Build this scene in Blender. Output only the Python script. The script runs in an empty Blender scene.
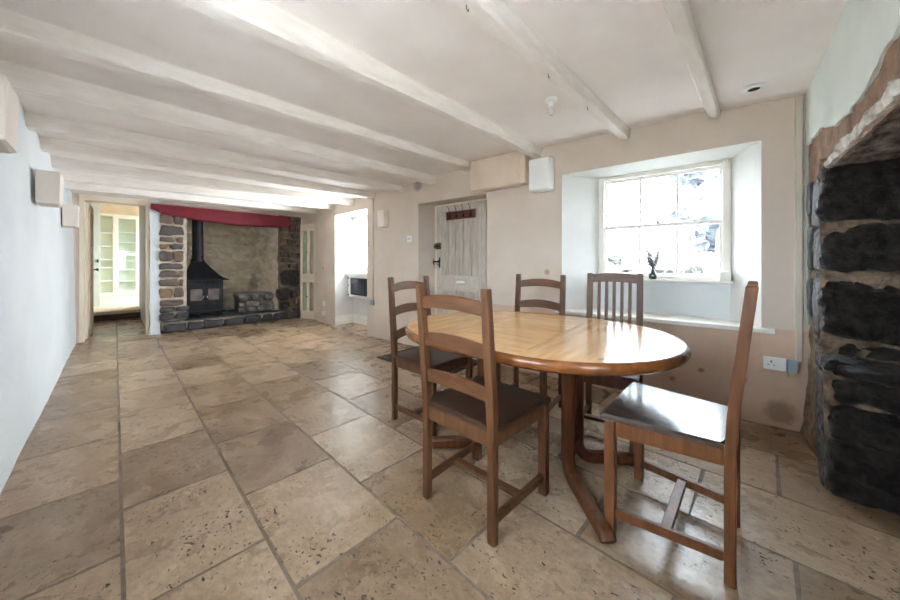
import bpy, bmesh, math, random
from mathutils import Vector, Matrix, noise

SC = bpy.context.scene
COL = SC.collection
R = math.radians

# ------------------------------------------------------------------ materials
def srgb(r, g, b):
    def f(c):
        c /= 255.0
        return c / 12.92 if c <= .04045 else ((c + .055) / 1.055) ** 2.4
    return (f(r), f(g), f(b), 1)

def mat(name, col, rough=.7, var=None, scale=4.0, stretch=(1, 1, 1), bump=0.0, bscale=30.0, bdist=.01,
        metal=0.0, coat=0.0, spec=.5, detail=6, island=None, per_island=0.0):
    m = bpy.data.materials.new(name); m.use_nodes = True
    nt = m.node_tree; N = nt.nodes; L = nt.links
    b = N['Principled BSDF']
    b.inputs['Base Color'].default_value = col
    b.inputs['Roughness'].default_value = rough
    b.inputs['Metallic'].default_value = metal
    b.inputs['Coat Weight'].default_value = coat
    b.inputs['Coat Roughness'].default_value = .12
    b.inputs['Specular IOR Level'].default_value = spec
    tc = N.new('ShaderNodeTexCoord'); mp = N.new('ShaderNodeMapping')
    mp.inputs['Scale'].default_value = stretch
    L.new(tc.outputs['Object'], mp.inputs['Vector'])
    out = None
    if var is not None:
        n = N.new('ShaderNodeTexNoise'); n.inputs['Scale'].default_value = scale
        n.inputs['Detail'].default_value = detail; n.inputs['Roughness'].default_value = .6
        L.new(mp.outputs['Vector'], n.inputs['Vector'])
        r = N.new('ShaderNodeValToRGB')
        r.color_ramp.elements[0].position = .35; r.color_ramp.elements[0].color = col
        r.color_ramp.elements[1].position = .68; r.color_ramp.elements[1].color = var
        L.new(n.outputs['Fac'], r.inputs['Fac'])
        out = r.outputs['Color']
    if island:
        g = N.new('ShaderNodeNewGeometry'); r2 = N.new('ShaderNodeValToRGB')
        e = r2.color_ramp.elements
        for i, c in enumerate(island):
            p = i / (len(island) - 1)
            if i == 0: e[0].position = 0; e[0].color = c
            elif i == len(island) - 1: e[len(e) - 1].position = 1; e[len(e) - 1].color = c
            else:
                k = e.new(p); k.color = c
        L.new(g.outputs['Random Per Island'], r2.inputs['Fac'])
        if out is None: out = r2.outputs['Color']
        else:
            mx = N.new('ShaderNodeMix'); mx.data_type = 'RGBA'; mx.blend_type = 'MIX'
            mx.inputs[0].default_value = per_island or .6
            L.new(out, mx.inputs[6]); L.new(r2.outputs['Color'], mx.inputs[7]); out = mx.outputs[2]
    if out is not None: L.new(out, b.inputs['Base Color'])
    if bump:
        n2 = N.new('ShaderNodeTexNoise'); n2.inputs['Scale'].default_value = bscale
        n2.inputs['Detail'].default_value = 8; n2.inputs['Roughness'].default_value = .65
        L.new(mp.outputs['Vector'], n2.inputs['Vector'])
        bp = N.new('ShaderNodeBump'); bp.inputs['Strength'].default_value = bump
        bp.inputs['Distance'].default_value = bdist
        L.new(n2.outputs['Fac'], bp.inputs['Height']); L.new(bp.outputs['Normal'], b.inputs['Normal'])
    return m

def glass_mat(name, tint, gloss=.08):
    m = bpy.data.materials.new(name); m.use_nodes = True
    nt = m.node_tree; N = nt.nodes; L = nt.links
    N.remove(N['Principled BSDF'])
    t = N.new('ShaderNodeBsdfTransparent'); t.inputs['Color'].default_value = tint
    g = N.new('ShaderNodeBsdfGlossy'); g.inputs['Roughness'].default_value = .03
    mx = N.new('ShaderNodeMixShader'); mx.inputs['Fac'].default_value = gloss
    L.new(t.outputs[0], mx.inputs[1]); L.new(g.outputs[0], mx.inputs[2])
    L.new(mx.outputs[0], N['Material Output'].inputs['Surface'])
    return m

def tile_mat():
    m = bpy.data.materials.new('travertine'); m.use_nodes = True
    nt = m.node_tree; N = nt.nodes; L = nt.links; b = N['Principled BSDF']
    tc = N.new('ShaderNodeTexCoord'); g = N.new('ShaderNodeNewGeometry')
    # every tile shifts the texture by its own random offset
    cmb = N.new('ShaderNodeCombineXYZ'); mul = N.new('ShaderNodeMath'); mul.operation = 'MULTIPLY'
    mul.inputs[1].default_value = 37.0
    L.new(g.outputs['Random Per Island'], mul.inputs[0]); L.new(mul.outputs[0], cmb.inputs['Z'])
    add = N.new('ShaderNodeVectorMath'); add.operation = 'ADD'
    L.new(tc.outputs['Object'], add.inputs[0]); L.new(cmb.outputs[0], add.inputs[1])
    def nz(scale, st, detail=6, rough=.6, dist=0.0):
        mp = N.new('ShaderNodeMapping'); mp.inputs['Scale'].default_value = st
        L.new(add.outputs[0], mp.inputs['Vector'])
        n = N.new('ShaderNodeTexNoise'); n.inputs['Scale'].default_value = scale
        n.inputs['Detail'].default_value = detail; n.inputs['Roughness'].default_value = rough
        n.inputs['Distortion'].default_value = dist
        L.new(mp.outputs[0], n.inputs['Vector']); return n.outputs['Fac']
    def ramp(src, stops):
        r = N.new('ShaderNodeValToRGB'); e = r.color_ramp.elements
        e[0].position, e[0].color = stops[0]; e[1].position, e[1].color = stops[-1]
        for p, c in stops[1:-1]:
            k = e.new(p); k.color = c
        L.new(src, r.inputs['Fac']); return r.outputs['Color']
    base = ramp(nz(2.6, (1, .7, 1), 9, .68, .6), [(.27, srgb(106, 84, 64)), (.43, srgb(144, 121, 96)), (.56, srgb(176, 155, 130)), (.70, srgb(212, 200, 182))])
    isl = ramp(g.outputs['Random Per Island'], [(0, srgb(92, 74, 56)), (.22, srgb(150, 126, 98)), (.5, srgb(190, 170, 144)), (.78, srgb(166, 142, 114)), (1, srgb(108, 88, 68))])
    mx = N.new('ShaderNodeMix'); mx.data_type = 'RGBA'; mx.inputs[0].default_value = .5
    L.new(base, mx.inputs[6]); L.new(isl, mx.inputs[7])
    # fine grain
    fine = ramp(nz(45, (1, .6, 1), 4, .7), [(.36, (.70, .67, .63, 1)), (.60, (1, 1, 1, 1))])
    m2 = N.new('ShaderNodeMix'); m2.data_type = 'RGBA'; m2.blend_type = 'MULTIPLY'; m2.inputs[0].default_value = .8
    L.new(mx.outputs[2], m2.inputs[6]); L.new(fine, m2.inputs[7])
    # pits, clustered
    pit = nz(78, (1, .6, 1), 4, .6, .3); clu = nz(3.4, (1, 1, 1), 4, .6)
    ad = N.new('ShaderNodeMath'); ad.operation = 'MULTIPLY_ADD'; ad.inputs[1].default_value = .40
    L.new(clu, ad.inputs[0]); L.new(pit, ad.inputs[2])
    W = (1, 1, 1, 1); K = (0, 0, 0, 1)
    pm = ramp(ad.outputs[0], [(.838, K), (.87, W)])
    m3 = N.new('ShaderNodeMix'); m3.data_type = 'RGBA'
    m3.inputs[7].default_value = srgb(66, 48, 34)
    L.new(pm, m3.inputs[0]); L.new(m2.outputs[2], m3.inputs[6])
    dk = N.new('ShaderNodeMix'); dk.data_type = 'RGBA'; dk.blend_type = 'MULTIPLY'; dk.inputs[0].default_value = 1.0; dk.inputs[7].default_value = (.95, .905, .90, 1)
    L.new(m3.outputs[2], dk.inputs[6]); L.new(dk.outputs[2], b.inputs['Base Color'])
    rr = ramp(nz(6, (1, 1, 1), 5, .6), [(.3, (.20, .20, .20, 1)), (.7, (.40, .40, .40, 1))])
    pr_ = N.new('ShaderNodeMix'); pr_.data_type = 'RGBA'; pr_.inputs[7].default_value = (.95, .95, .95, 1)
    L.new(pm, pr_.inputs[0]); L.new(rr, pr_.inputs[6]); L.new(pr_.outputs[2], b.inputs['Roughness'])
    h = N.new('ShaderNodeMath'); h.operation = 'MULTIPLY_ADD'; h.inputs[1].default_value = -1.3
    L.new(pm, h.inputs[0]); L.new(nz(9, (1, 1, 1), 9, .65), h.inputs[2])
    bp = N.new('ShaderNodeBump'); bp.inputs['Strength'].default_value = .35; bp.inputs['Distance'].default_value = .012
    L.new(h.outputs[0], bp.inputs['Height']); L.new(bp.outputs['Normal'], b.inputs['Normal'])
    return m

def wood_mat(name, dark, light, rough=.35, stretch=(14, 14, 1.2), coat=0.0, scale=3.0, bump=.08):
    return mat(name, dark, rough, light, scale, stretch, bump, 8.0, .004, coat=coat, detail=8, spec=.35)

M = {}
M['ceiling'] = mat('ceiling paint', srgb(246, 240, 236), .85, srgb(236, 228, 223), 1.6, bump=.25, bscale=5, bdist=.01)
M['beam'] = mat('beam paint', srgb(244, 238, 232), .7, srgb(232, 224, 216), 5, (1, 4, 4), .3, 12, .006)
M['whitewall'] = mat('white wall paint', srgb(220, 224, 226), .8, srgb(211, 217, 220), 2, bump=.2, bscale=6, bdist=.012)
M['plasterwhite'] = mat('pale green white plaster', srgb(224, 228, 222), .8, srgb(214, 220, 214), 2, bump=.2, bscale=6, bdist=.012)
M['creamwall'] = mat('cream wall paint', srgb(217, 203, 190), .8, srgb(207, 192, 177), 1.8, bump=.25, bscale=5, bdist=.012)
M['reveal'] = mat('white reveal paint', srgb(226, 225, 222), .7, srgb(216, 214, 210), 2, bump=.15, bscale=6, bdist=.01)
M['peach'] = mat('peach wall paint', srgb(212, 184, 164), .75, srgb(196, 166, 146), 2.5, bump=.3, bscale=6, bdist=.01)
M['gloss'] = mat('white gloss paint', srgb(238, 235, 228), .35, srgb(228, 224, 214), 6, bump=.05)
M['cream'] = mat('cream joinery paint', srgb(234, 222, 202), .5, srgb(226, 212, 190), 3, bump=.08)
M['sconce'] = mat('sconce plaster', srgb(238, 228, 220), .75, srgb(230, 218, 208), 3, bump=.1)
M['tile'] = tile_mat()
M['grout'] = mat('grout', srgb(104, 88, 74), .95, srgb(132, 116, 100), 20, bump=.4, bscale=90, bdist=.003)
M['carpet'] = mat('beige carpet', srgb(214, 196, 170), .95, srgb(200, 180, 152), 60, bump=.5, bscale=200, bdist=.004)
M['riser'] = mat('brown riser wood', srgb(84, 56, 34), .6, srgb(62, 40, 24), 6, bump=.1)
M['oak'] = wood_mat('table top oak', srgb(190, 140, 84), srgb(214, 170, 114), .16, (1.2, 9, 6), coat=.25)
M['oakleaf'] = wood_mat('table leaf oak', srgb(200, 150, 92), srgb(218, 174, 118), .16, (9, 1.2, 6), coat=.25)
M['oakrim'] = wood_mat('table rim oak', srgb(98, 56, 28), srgb(132, 80, 42), .25, (5, 5, 5), coat=.3)
M['tableleg'] = wood_mat('table leg oak', srgb(72, 40, 22), srgb(100, 60, 34), .33, (14, 14, 1.2), coat=.05)
M['chair'] = wood_mat('chair wood', srgb(74, 46, 28), srgb(102, 67, 42), .45, (12, 12, 1.5))
M['chairE'] = wood_mat('warm chair wood', srgb(90, 54, 30), srgb(120, 76, 45), .42, (12, 12, 1.5))
M['slat'] = wood_mat('slat wood', srgb(76, 47, 28), srgb(102, 66, 41), .45, (2, 12, 12))
M['seatdark'] = mat('dark seat leather', srgb(62, 42, 30), .42, srgb(48, 32, 24), 8, bump=.15, bscale=60, bdist=.002)
M['seatwood'] = wood_mat('glossy seat wood', srgb(58, 46, 40), srgb(92, 80, 72), .26, (12, 2, 4), coat=.35, bump=.02)
M['seatred'] = mat('red brown seat fabric', srgb(96, 40, 38), .6, srgb(76, 30, 30), 12, bump=.1)
M['mat'] = mat('door mat fibre', srgb(66, 62, 60), .95, srgb(48, 45, 44), 40, bump=.6, bscale=160, bdist=.006)
M['red'] = mat('red lintel paint', srgb(128, 18, 40), .6, srgb(106, 14, 32), 5, (1, 5, 5), .25, 10, .008)
M['limewash'] = mat('limewashed rubble', srgb(232, 220, 198), .9, srgb(196, 178, 152), 5, (1, 1, 1.8), bump=1.0, bscale=10, bdist=.10)
M['mortar'] = mat('pale mortar', srgb(214, 204, 188), .95, srgb(180, 166, 146), 9, bump=.9, bscale=26, bdist=.02)
M['piermortar'] = mat('pier mortar', srgb(150, 132, 112), .95, srgb(110, 94, 80), 10, bump=.9, bscale=26, bdist=.02)
M['mortardk'] = mat('brown mortar', srgb(172, 150, 126), .95, srgb(108, 88, 72), 16, bump=1.0, bscale=34, bdist=.04)
M['stone'] = mat('hearth stone', srgb(96, 84, 78), .8, srgb(140, 122, 106), 9, bump=.9, bscale=18, bdist=.02,
                 island=[srgb(84, 78, 80), srgb(150, 114, 80), srgb(106, 88, 86), srgb(66, 66, 74), srgb(140, 118, 98)], per_island=.6)
M['slate'] = mat('dark slate stone', srgb(52, 52, 58), .7, srgb(96, 94, 92), 9, bump=.9, bscale=18, bdist=.02,
                 island=[srgb(46, 48, 56), srgb(70, 64, 62), srgb(40, 42, 50), srgb(84, 72, 64)], per_island=.55)
M['pierstone'] = mat('mixed pier stone', srgb(62, 58, 56), .75, srgb(150, 130, 108), 8, bump=1.0, bscale=18, bdist=.03,
                       island=[srgb(44, 44, 50), srgb(112, 90, 70), srgb(40, 40, 46), srgb(92, 76, 64), srgb(52, 50, 54)], per_island=.6)
M['hearthbench'] = mat('mottled bench stone', srgb(84, 82, 80), .75, srgb(190, 184, 174), 8, bump=1.0, bscale=16, bdist=.03,
                       island=[srgb(60, 62, 68), srgb(108, 100, 92), srgb(52, 54, 60)], per_island=.4)
M['soot'] = mat('sooty stone', srgb(20, 20, 22), .30, srgb(98, 92, 86), 22, bump=1.0, bscale=42, bdist=.06,
                island=[srgb(20, 19, 22), srgb(34, 32, 34), srgb(26, 24, 25)], per_island=.4)
M['render'] = mat('exposed brown render', srgb(182, 148, 124), .9, srgb(136, 104, 86), 9, bump=1.0, bscale=30, bdist=.04)
M['flake'] = mat('flaking white lintel', srgb(222, 220, 212), .8, srgb(150, 132, 118), 14, (1, 1, 1), .9, 30, .02)
M['lintelwood'] = mat('bare brown lintel timber', srgb(96, 70, 64), .8, srgb(196, 184, 176), 9, (1, 2.5, 2.5), .9, 22, .03)
M['iron'] = mat('black stove iron', srgb(30, 32, 38), .5, srgb(22, 23, 27), 8, bump=.15, bscale=60, bdist=.002, metal=.3)
M['stoveglass'] = mat('sooty stove glass', srgb(120, 112, 108), .25, srgb(84, 74, 70), 6)
M['blackmetal'] = mat('black iron fittings', srgb(24, 24, 26), .45, metal=.5)
M['darkmetal'] = mat('aged brass', srgb(92, 80, 62), .4, metal=.8)
M['chrome'] = mat('bright steel', srgb(225, 225, 225), .18, metal=1.0)
M['doorboard'] = mat('worn grey door paint', srgb(200, 190, 178), .7, srgb(172, 160, 148), 5, (9, 9, 1.0), .3, 14, .004)
M['doorframe'] = mat('worn white door paint', srgb(208, 200, 190), .65, srgb(188, 178, 166), 6, (6, 6, 1.4), .2, 14, .004)
M['hookwood'] = mat('red brown hook board', srgb(104, 50, 34), .5, srgb(80, 36, 26), 8, (2, 8, 8))
M['plastic'] = mat('white plastic', srgb(238, 238, 236), .35)
M['plasticgrey'] = mat('grey plastic', srgb(150, 164, 176), .4)
M['plasticyel'] = mat('yellow plastic', srgb(196, 184, 110), .5)
M['black'] = mat('black hole', srgb(14, 14, 14), .6)
M['cupboard'] = mat('cream painted boxing', srgb(228, 210, 190), .6, srgb(216, 196, 174), 3, bump=.1)
M['conduit'] = mat('painted conduit', srgb(206, 196, 182), .5)
M['greenconduit'] = mat('green grey painted pipe', srgb(176, 180, 168), .5)
M['darkglass'] = mat('dark appliance glass', srgb(48, 52, 60), .1, srgb(70, 74, 84), 4)
M['glass'] = glass_mat('window glass', (.97, .985, .985, 1), .05)
M['cabglass'] = glass_mat('cabinet glass', (.95, .97, .95, 1), .05)
M['greenglass'] = glass_mat('green bottle glass', (.05, .24, .19, 1), .14)
M['sprig'] = mat('dried sprig', srgb(60, 52, 62), .9)
M['grass'] = mat('pale dry ground', (.10, .10, .09, 1), .9, (.07, .075, .065, 1), 3, bump=.4)
M['foliage'] = mat('hazy foliage', (.20, .21, .18, 1), .9, (.26, .26, .24, 1), 3, bump=.5)
M['bluefoliage'] = mat('blue green foliage', (.17, .185, .21, 1), .9, (.22, .235, .255, 1), 3, bump=.5)
M['bark'] = mat('bark', srgb(110, 96, 80), .9)
M['roofslate'] = mat('roof slate', (.06, .062, .066, 1), .8)
M['outwhite'] = mat('white render outside', srgb(236, 234, 228), .8)
M['paledoor'] = mat('pale green grey paint', srgb(206, 212, 204), .5, srgb(196, 202, 194), 4)
M['bookwhite'] = mat('bookcase paint', srgb(234, 236, 228), .45)
M['backpanel'] = mat('pale green back panel', srgb(214, 222, 204), .6)

# wall stains: a soft dark round smudge + bare scuffs on the cream wall are built into the paint
def add_spots(m, spots):
    nt = m.node_tree; N = nt.nodes; L = nt.links; b = N['Principled BSDF']
    src = b.inputs['Base Color'].links[0].from_socket
    tc = N.new('ShaderNodeTexCoord')
    ns = N.new('ShaderNodeTexNoise'); ns.inputs['Scale'].default_value = 22; ns.inputs['Detail'].default_value = 5
    L.new(tc.outputs['Object'], ns.inputs['Vector'])
    for (c, rad, soft, col, amt, wob) in spots:
        d = N.new('ShaderNodeVectorMath'); d.operation = 'DISTANCE'; d.inputs[1].default_value = c
        L.new(tc.outputs['Object'], d.inputs[0])
        a = N.new('ShaderNodeMath'); a.operation = 'MULTIPLY_ADD'; a.inputs[1].default_value = wob
        L.new(ns.outputs['Fac'], a.inputs[0]); L.new(d.outputs['Value'], a.inputs[2])
        mr = N.new('ShaderNodeMapRange'); mr.inputs['From Min'].default_value = rad + wob * .5
        mr.inputs['From Max'].default_value = rad + soft + wob * .5
        mr.inputs['To Min'].default_value = amt; mr.inputs['To Max'].default_value = 0
        L.new(a.outputs[0], mr.inputs['Value'])
        mx = N.new('ShaderNodeMix'); mx.data_type = 'RGBA'
        L.new(mr.outputs[0], mx.inputs[0]); L.new(src, mx.inputs[6]); mx.inputs[7].default_value = col
        src = mx.outputs[2]
    L.new(src, b.inputs['Base Color'])

# ------------------------------------------------------------------ mesh helpers
def obj(name, bm, m, parent=None, smooth=False, loc=None, rotz=None):
    me = bpy.data.meshes.new(name)
    bmesh.ops.recalc_face_normals(bm, faces=bm.faces)
    bm.to_mesh(me); bm.free()
    ms = m if isinstance(m, (list, tuple)) else [m]
    for k in ms: me.materials.append(k)
    if smooth:
        me.polygons.foreach_set('use_smooth', [True] * len(me.polygons))
        try: me.set_sharp_from_angle(angle=R(40))
        except Exception: pass
    o = bpy.data.objects.new(name, me); COL.objects.link(o)
    if parent: o.parent = parent
    if loc is not None: o.location = loc
    if rotz is not None: o.rotation_euler = (0, 0, rotz)
    return o

def thing(name, label, cat, loc=(0, 0, 0), rotz=0.0, group=None):
    o = bpy.data.objects.new(name, None); COL.objects.link(o)
    o.empty_display_size = .1
    o.location = loc; o.rotation_euler = (0, 0, rotz)
    o['label'] = label; o['category'] = cat
    if group: o['group'] = group
    return o

def tag(o, label, cat, group=None):
    o['label'] = label; o['category'] = cat
    if group: o['group'] = group
    return o

def struct(o, label=None, cat=None):
    o['kind'] = 'structure'
    if label: o['label'] = label
    if cat: o['category'] = cat
    return o

def box(bm, x0, x1, y0, y1, z0, z1, bev=0.0, seg=2, mi=0):
    vs = [bm.verts.new((x, y, z)) for x in (x0, x1) for y in (y0, y1) for z in (z0, z1)]
    q = [(0, 1, 3, 2), (4, 6, 7, 5), (0, 4, 5, 1), (2, 3, 7, 6), (0, 2, 6, 4), (1, 5, 7, 3)]
    fs = [bm.faces.new([vs[i] for i in f]) for f in q]
    for f in fs: f.material_index = mi
    if bev > 0:
        es = list({e for f in fs for e in f.edges})
        r = bmesh.ops.bevel(bm, geom=es, offset=bev, segments=seg, profile=.5, affect='EDGES')
        for f in r['faces']: f.material_index = mi
    return vs

def hexa(bm, b, t, bev=0.0, mi=0):
    """b, t: four bottom and four top points (x,y,z)"""
    vb = [bm.verts.new(p) for p in b]; vt = [bm.verts.new(p) for p in t]
    fs = [bm.faces.new(vb[::-1]), bm.faces.new(vt)]
    for i in range(4):
        j = (i + 1) % 4; fs.append(bm.faces.new((vb[i], vb[j], vt[j], vt[i])))
    for f in fs: f.material_index = mi
    if bev > 0:
        bmesh.ops.bevel(bm, geom=list({e for f in fs for e in f.edges}), offset=bev, segments=2, affect='EDGES')

def prism(bm, pts, axis, a0, a1, mi=0):
    """closed 2D polygon pts extruded along axis (0,1,2) from a0 to a1"""
    def P(p, a):
        l = list(p); l.insert(axis, a); return l
    A = [bm.verts.new(P(p, a0)) for p in pts]; B = [bm.verts.new(P(p, a1)) for p in pts]
    fs = [bm.faces.new(A[::-1]), bm.faces.new(B)]
    n = len(pts)
    for i in range(n):
        j = (i + 1) % n; fs.append(bm.faces.new((A[i], A[j], B[j], B[i])))
    for f in fs: f.material_index = mi
    return fs

def lathe(bm, prof, cx=0, cy=0, seg=24, mi=0, caps=True):
    rings = []
    for r, z in prof:
        rings.append([bm.verts.new((cx + r * math.cos(2 * math.pi * i / seg), cy + r * math.sin(2 * math.pi * i / seg), z)) for i in range(seg)])
    for a, b in zip(rings, rings[1:]):
        for i in range(seg):
            j = (i + 1) % seg
            f = bm.faces.new((a[i], a[j], b[j], b[i])); f.material_index = mi
    if caps:
        bm.faces.new(rings[0][::-1]).material_index = mi; bm.faces.new(rings[-1]).material_index = mi

def tube(bm, pts, rad, seg=8, mi=0):
    pts = [Vector(p) for p in pts]
    rads = rad if isinstance(rad, (list, tuple)) else [rad] * len(pts)
    rings = []; up = Vector((0, 0, 1))
    for i, p in enumerate(pts):
        t = (pts[min(i + 1, len(pts) - 1)] - pts[max(i - 1, 0)]).normalized()
        s = t.cross(up)
        if s.length < .05: s = t.cross(Vector((1, 0, 0)))
        s.normalize(); u = s.cross(t)
        rings.append([bm.verts.new(p + (s * math.cos(2 * math.pi * k / seg) + u * math.sin(2 * math.pi * k / seg)) * rads[i]) for k in range(seg)])
    for a, b in zip(rings, rings[1:]):
        for k in range(seg):
            j = (k + 1) % seg
            bm.faces.new((a[k], a[j], b[j], b[k])).material_index = mi
    bm.faces.new(rings[0][::-1]); bm.faces.new(rings[-1])

def sweep(bm, pts, side, w, ths, ch=.006):
    """rect section (chamfered) swept along pts; side = constant unit vector, w width along it, ths thickness"""
    pts = [Vector(p) for p in pts]; side = Vector(side); rings = []
    n = len(pts)
    for i, p in enumerate(pts):
        t = (pts[min(i + 1, n - 1)] - pts[max(i - 1, 0)]).normalized()
        u = side.cross(t).normalized()
        th = ths[i] if isinstance(ths, (list, tuple)) else ths
        a, b = w / 2, th / 2
        sec = [(-a, -b + ch), (-a, b - ch), (-a + ch, b), (a - ch, b), (a, b - ch), (a, -b + ch), (a - ch, -b), (-a + ch, -b)]
        rings.append([bm.verts.new(p + side * x + u * y) for x, y in sec])
    for a, b in zip(rings, rings[1:]):
        for k in range(8):
            j = (k + 1) % 8; bm.faces.new((a[k], a[j], b[j], b[k]))
    bm.faces.new(rings[0][::-1]); bm.faces.new(rings[-1])

def grid(bm, fn, nu, nv, mi=0):
    vs = [[bm.verts.new(fn(i / nu, j / nv)) for j in range(nv + 1)] for i in range(nu + 1)]
    for i in range(nu):
        for j in range(nv):
            bm.faces.new((vs[i][j], vs[i + 1][j], vs[i + 1][j + 1], vs[i][j + 1])).material_index = mi

def NZ(v, s=1.0): return noise.noise(Vector(v) * s)

def stone(bm, c, s, rng, cuts=3, amp=.10, sq=5.0, nscale=None, mi=0):
    """an irregular block: a cube pushed to a rounded box, then roughened"""
    n_ = cuts + 1; key = {}
    def V(i, j, k):
        q = (i, j, k)
        if q not in key: key[q] = bm.verts.new((2 * i / n_ - 1, 2 * j / n_ - 1, 2 * k / n_ - 1))
        return key[q]
    fs_ = []
    for i in range(n_):
        for j in range(n_):
            for e_ in (0, n_):
                fs_.append(bm.faces.new((V(e_, i, j), V(e_, i + 1, j), V(e_, i + 1, j + 1), V(e_, i, j + 1))))
                fs_.append(bm.faces.new((V(i, e_, j), V(i + 1, e_, j), V(i + 1, e_, j + 1), V(i, e_, j + 1))))
                fs_.append(bm.faces.new((V(i, j, e_), V(i + 1, j, e_), V(i + 1, j + 1, e_), V(i, j + 1, e_))))
    allv = list(key.values())
    off = Vector((rng.uniform(-50, 50), rng.uniform(-50, 50), rng.uniform(-50, 50)))
    m = min(s)
    sk = [rng.uniform(-.14, .14) for _ in range(4)]
    for v in allv:
        p = v.co.copy()
        n = (abs(p.x) ** sq + abs(p.y) ** sq + abs(p.z) ** sq) ** (1 / sq)
        if n > 1e-6: p = p / n
        px = p.x * (1 + sk[0] * p.z); pz = p.z * (1 + sk[1] * p.x)
        q = Vector((px * s[0], p.y * s[1], pz * s[2]))
        ns = nscale or (1.1 / m)
        d = noise.noise(q * ns * .6 + off) * 1.0 + noise.noise(q * ns * 1.9 + off) * .4
        q += p.normalized() * d * m * amp * 2
        v.co = q + Vector(c)
    for f in fs_: f.material_index = mi

# ------------------------------------------------------------------ room geometry constants
PW = Vector((3.13, -.16, 0)); QW = Vector((2.716, 4.29, 0)); Q2 = Vector((2.745, 6.42, 0))
dW = (QW - PW).normalized(); rotW = math.atan2(dW.y, dW.x); LW = (QW - PW).length
d2 = (Q2 - QW).normalized(); rot2 = math.atan2(d2.y, d2.x); L2 = (Q2 - QW).length
BACK = 6.90

def lerp(a, b, t): return a + (b - a) * t
def pw(x, pts):
    if x <= pts[0][0]: return pts[0][1]
    for (a, va), (b, vb) in zip(pts, pts[1:]):
        if x <= b: return lerp(va, vb, (x - a) / (b - a))
    return pts[-1][1]
CL = [(-1, 2.24), (0, 2.24), (1.6, 2.23), (2.45, 2.21), (2.95, 2.15), (5, 2.12), (7, 2.08)]
CR = [(-1, 2.20), (0, 2.205), (.4, 2.24), (1.6, 2.255), (2.5, 2.25), (3.1, 2.20), (4.3, 2.17), (7, 2.15)]
def ceilz(x, y): return lerp(pw(y, CL), pw(y, CR), (x + .4) / 3.3)

# ------------------------------------------------------------------ floor
bm = bmesh.new()
cols = [-.84, -.42, .02, .425, .86, 1.30, 1.755, 2.20, 2.66, 3.11, 3.55]
joints = {
    0: [-1.2, -.3, .4, 1.0, 1.6, 2.2, 2.8],
    1: [-1.2, -.2, .5, 1.13, 1.757, 2.37, 2.99, 3.62, 4.22, 4.9, 5.5, 6.15, 6.75, 7.35, 8.0, 8.75, 9.75],
    2: [-1.2, -.4, .2, .82, 1.445, 2.067, 2.69, 3.3, 3.95, 4.6, 5.2, 5.85, 6.5, 7.2, 8.02, 8.9, 9.75],
    3: [-1.2, -.1, .52, 1.15, 1.78, 2.415, 3.05, 3.7, 4.35, 5.0, 5.65, 6.3, 7.6],
    4: [-1.2, -.4, .22, .842, 1.471, 2.088, 2.72, 3.35, 4.0, 4.62, 5.25, 5.9, 6.5, 7.6],
    5: [-1.2, -.7, -.077, .55, 1.17, 1.804, 2.43, 3.05, 3.7, 4.3, 5.0, 5.6, 6.2, 7.6],
    6: [-1.2, -.4, .245, .86, 1.5, 2.12, 2.75, 3.4, 4.05, 4.7, 5.3, 5.95, 7.6],
    7: [-1.2, -.65, -.04, .58, 1.2, 1.85, 2.45, 3.1, 3.75, 4.4, 5.0, 5.6, 6.25, 7.6],
    8: [-1.2, -.3, .3, .95, 1.6, 2.2, 2.8, 3.4, 4.1, 4.75, 5.4, 6.0, 7.6],
    9: [-1.2, -.1, .8, 1.7, 2.6, 3.5, 4.4, 5.3, 6.2],
}
rng = random.Random(4)
G = .0056
for c, js in joints.items():
    xa, xb = cols[c], cols[c + 1]
    for a, b in zip(js, js[1:]):
        z = rng.uniform(-.0015, .0)
        j = [rng.uniform(-.004, .004) for _ in range(4)]
        top = [(xa + G + .0015, a + G + j[0] + .0015, z), (xb - G - .0015, a + G + j[1] + .0015, z), (xb - G - .0015, b - G + j[2] - .0015, z), (xa + G + .0015, b - G + j[3] - .0015, z)]
        bot = [(xa + G, a + G + j[0], z - .006), (xb - G, a + G + j[1], z - .006), (xb - G, b - G + j[2], z - .006), (xa + G, b - G + j[3], z - .006)]
        vt = [bm.verts.new(p) for p in top]; vb = [bm.verts.new(p) for p in bot]
        bm.faces.new(vt)
        for i in range(4):
            k = (i + 1) % 4; bm.faces.new((vb[i], vb[k], vt[k], vt[i]))
for (x0, x1, y0, y1) in ((-.84, 3.6, -1.25, 7.6), (-.42, .5, 7.6, 9.8)):
    vs = [bm.verts.new(p) for p in ((x0, y0, -.0032), (x1, y0, -.0032), (x1, y1, -.0032), (x0, y1, -.0032))]
    bm.faces.new(vs).material_index = 1
box(bm, -.9, 3.7, -1.3, 9.8, -.08, -.0075, mi=1)
struct(obj('floor', bm, [M['tile'], M['grout']]))

# ------------------------------------------------------------------ ceiling
bm = bmesh.new()
def cf(u, v):
    x = lerp(-.62, 3.75, u); y = lerp(-1.3, 7.05, v)
    return (x, y, ceilz(x, y) + .008 * NZ((x * 1.7, y * 1.7, 3)))
grid(bm, cf, 60, 100)
grid(bm, lambda u, v: (lerp(-.62, 3.75, u), lerp(-1.3, 7.05, v), 2.42), 2, 2)
struct(obj('ceiling', bm, M['ceiling'], smooth=True))

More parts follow.
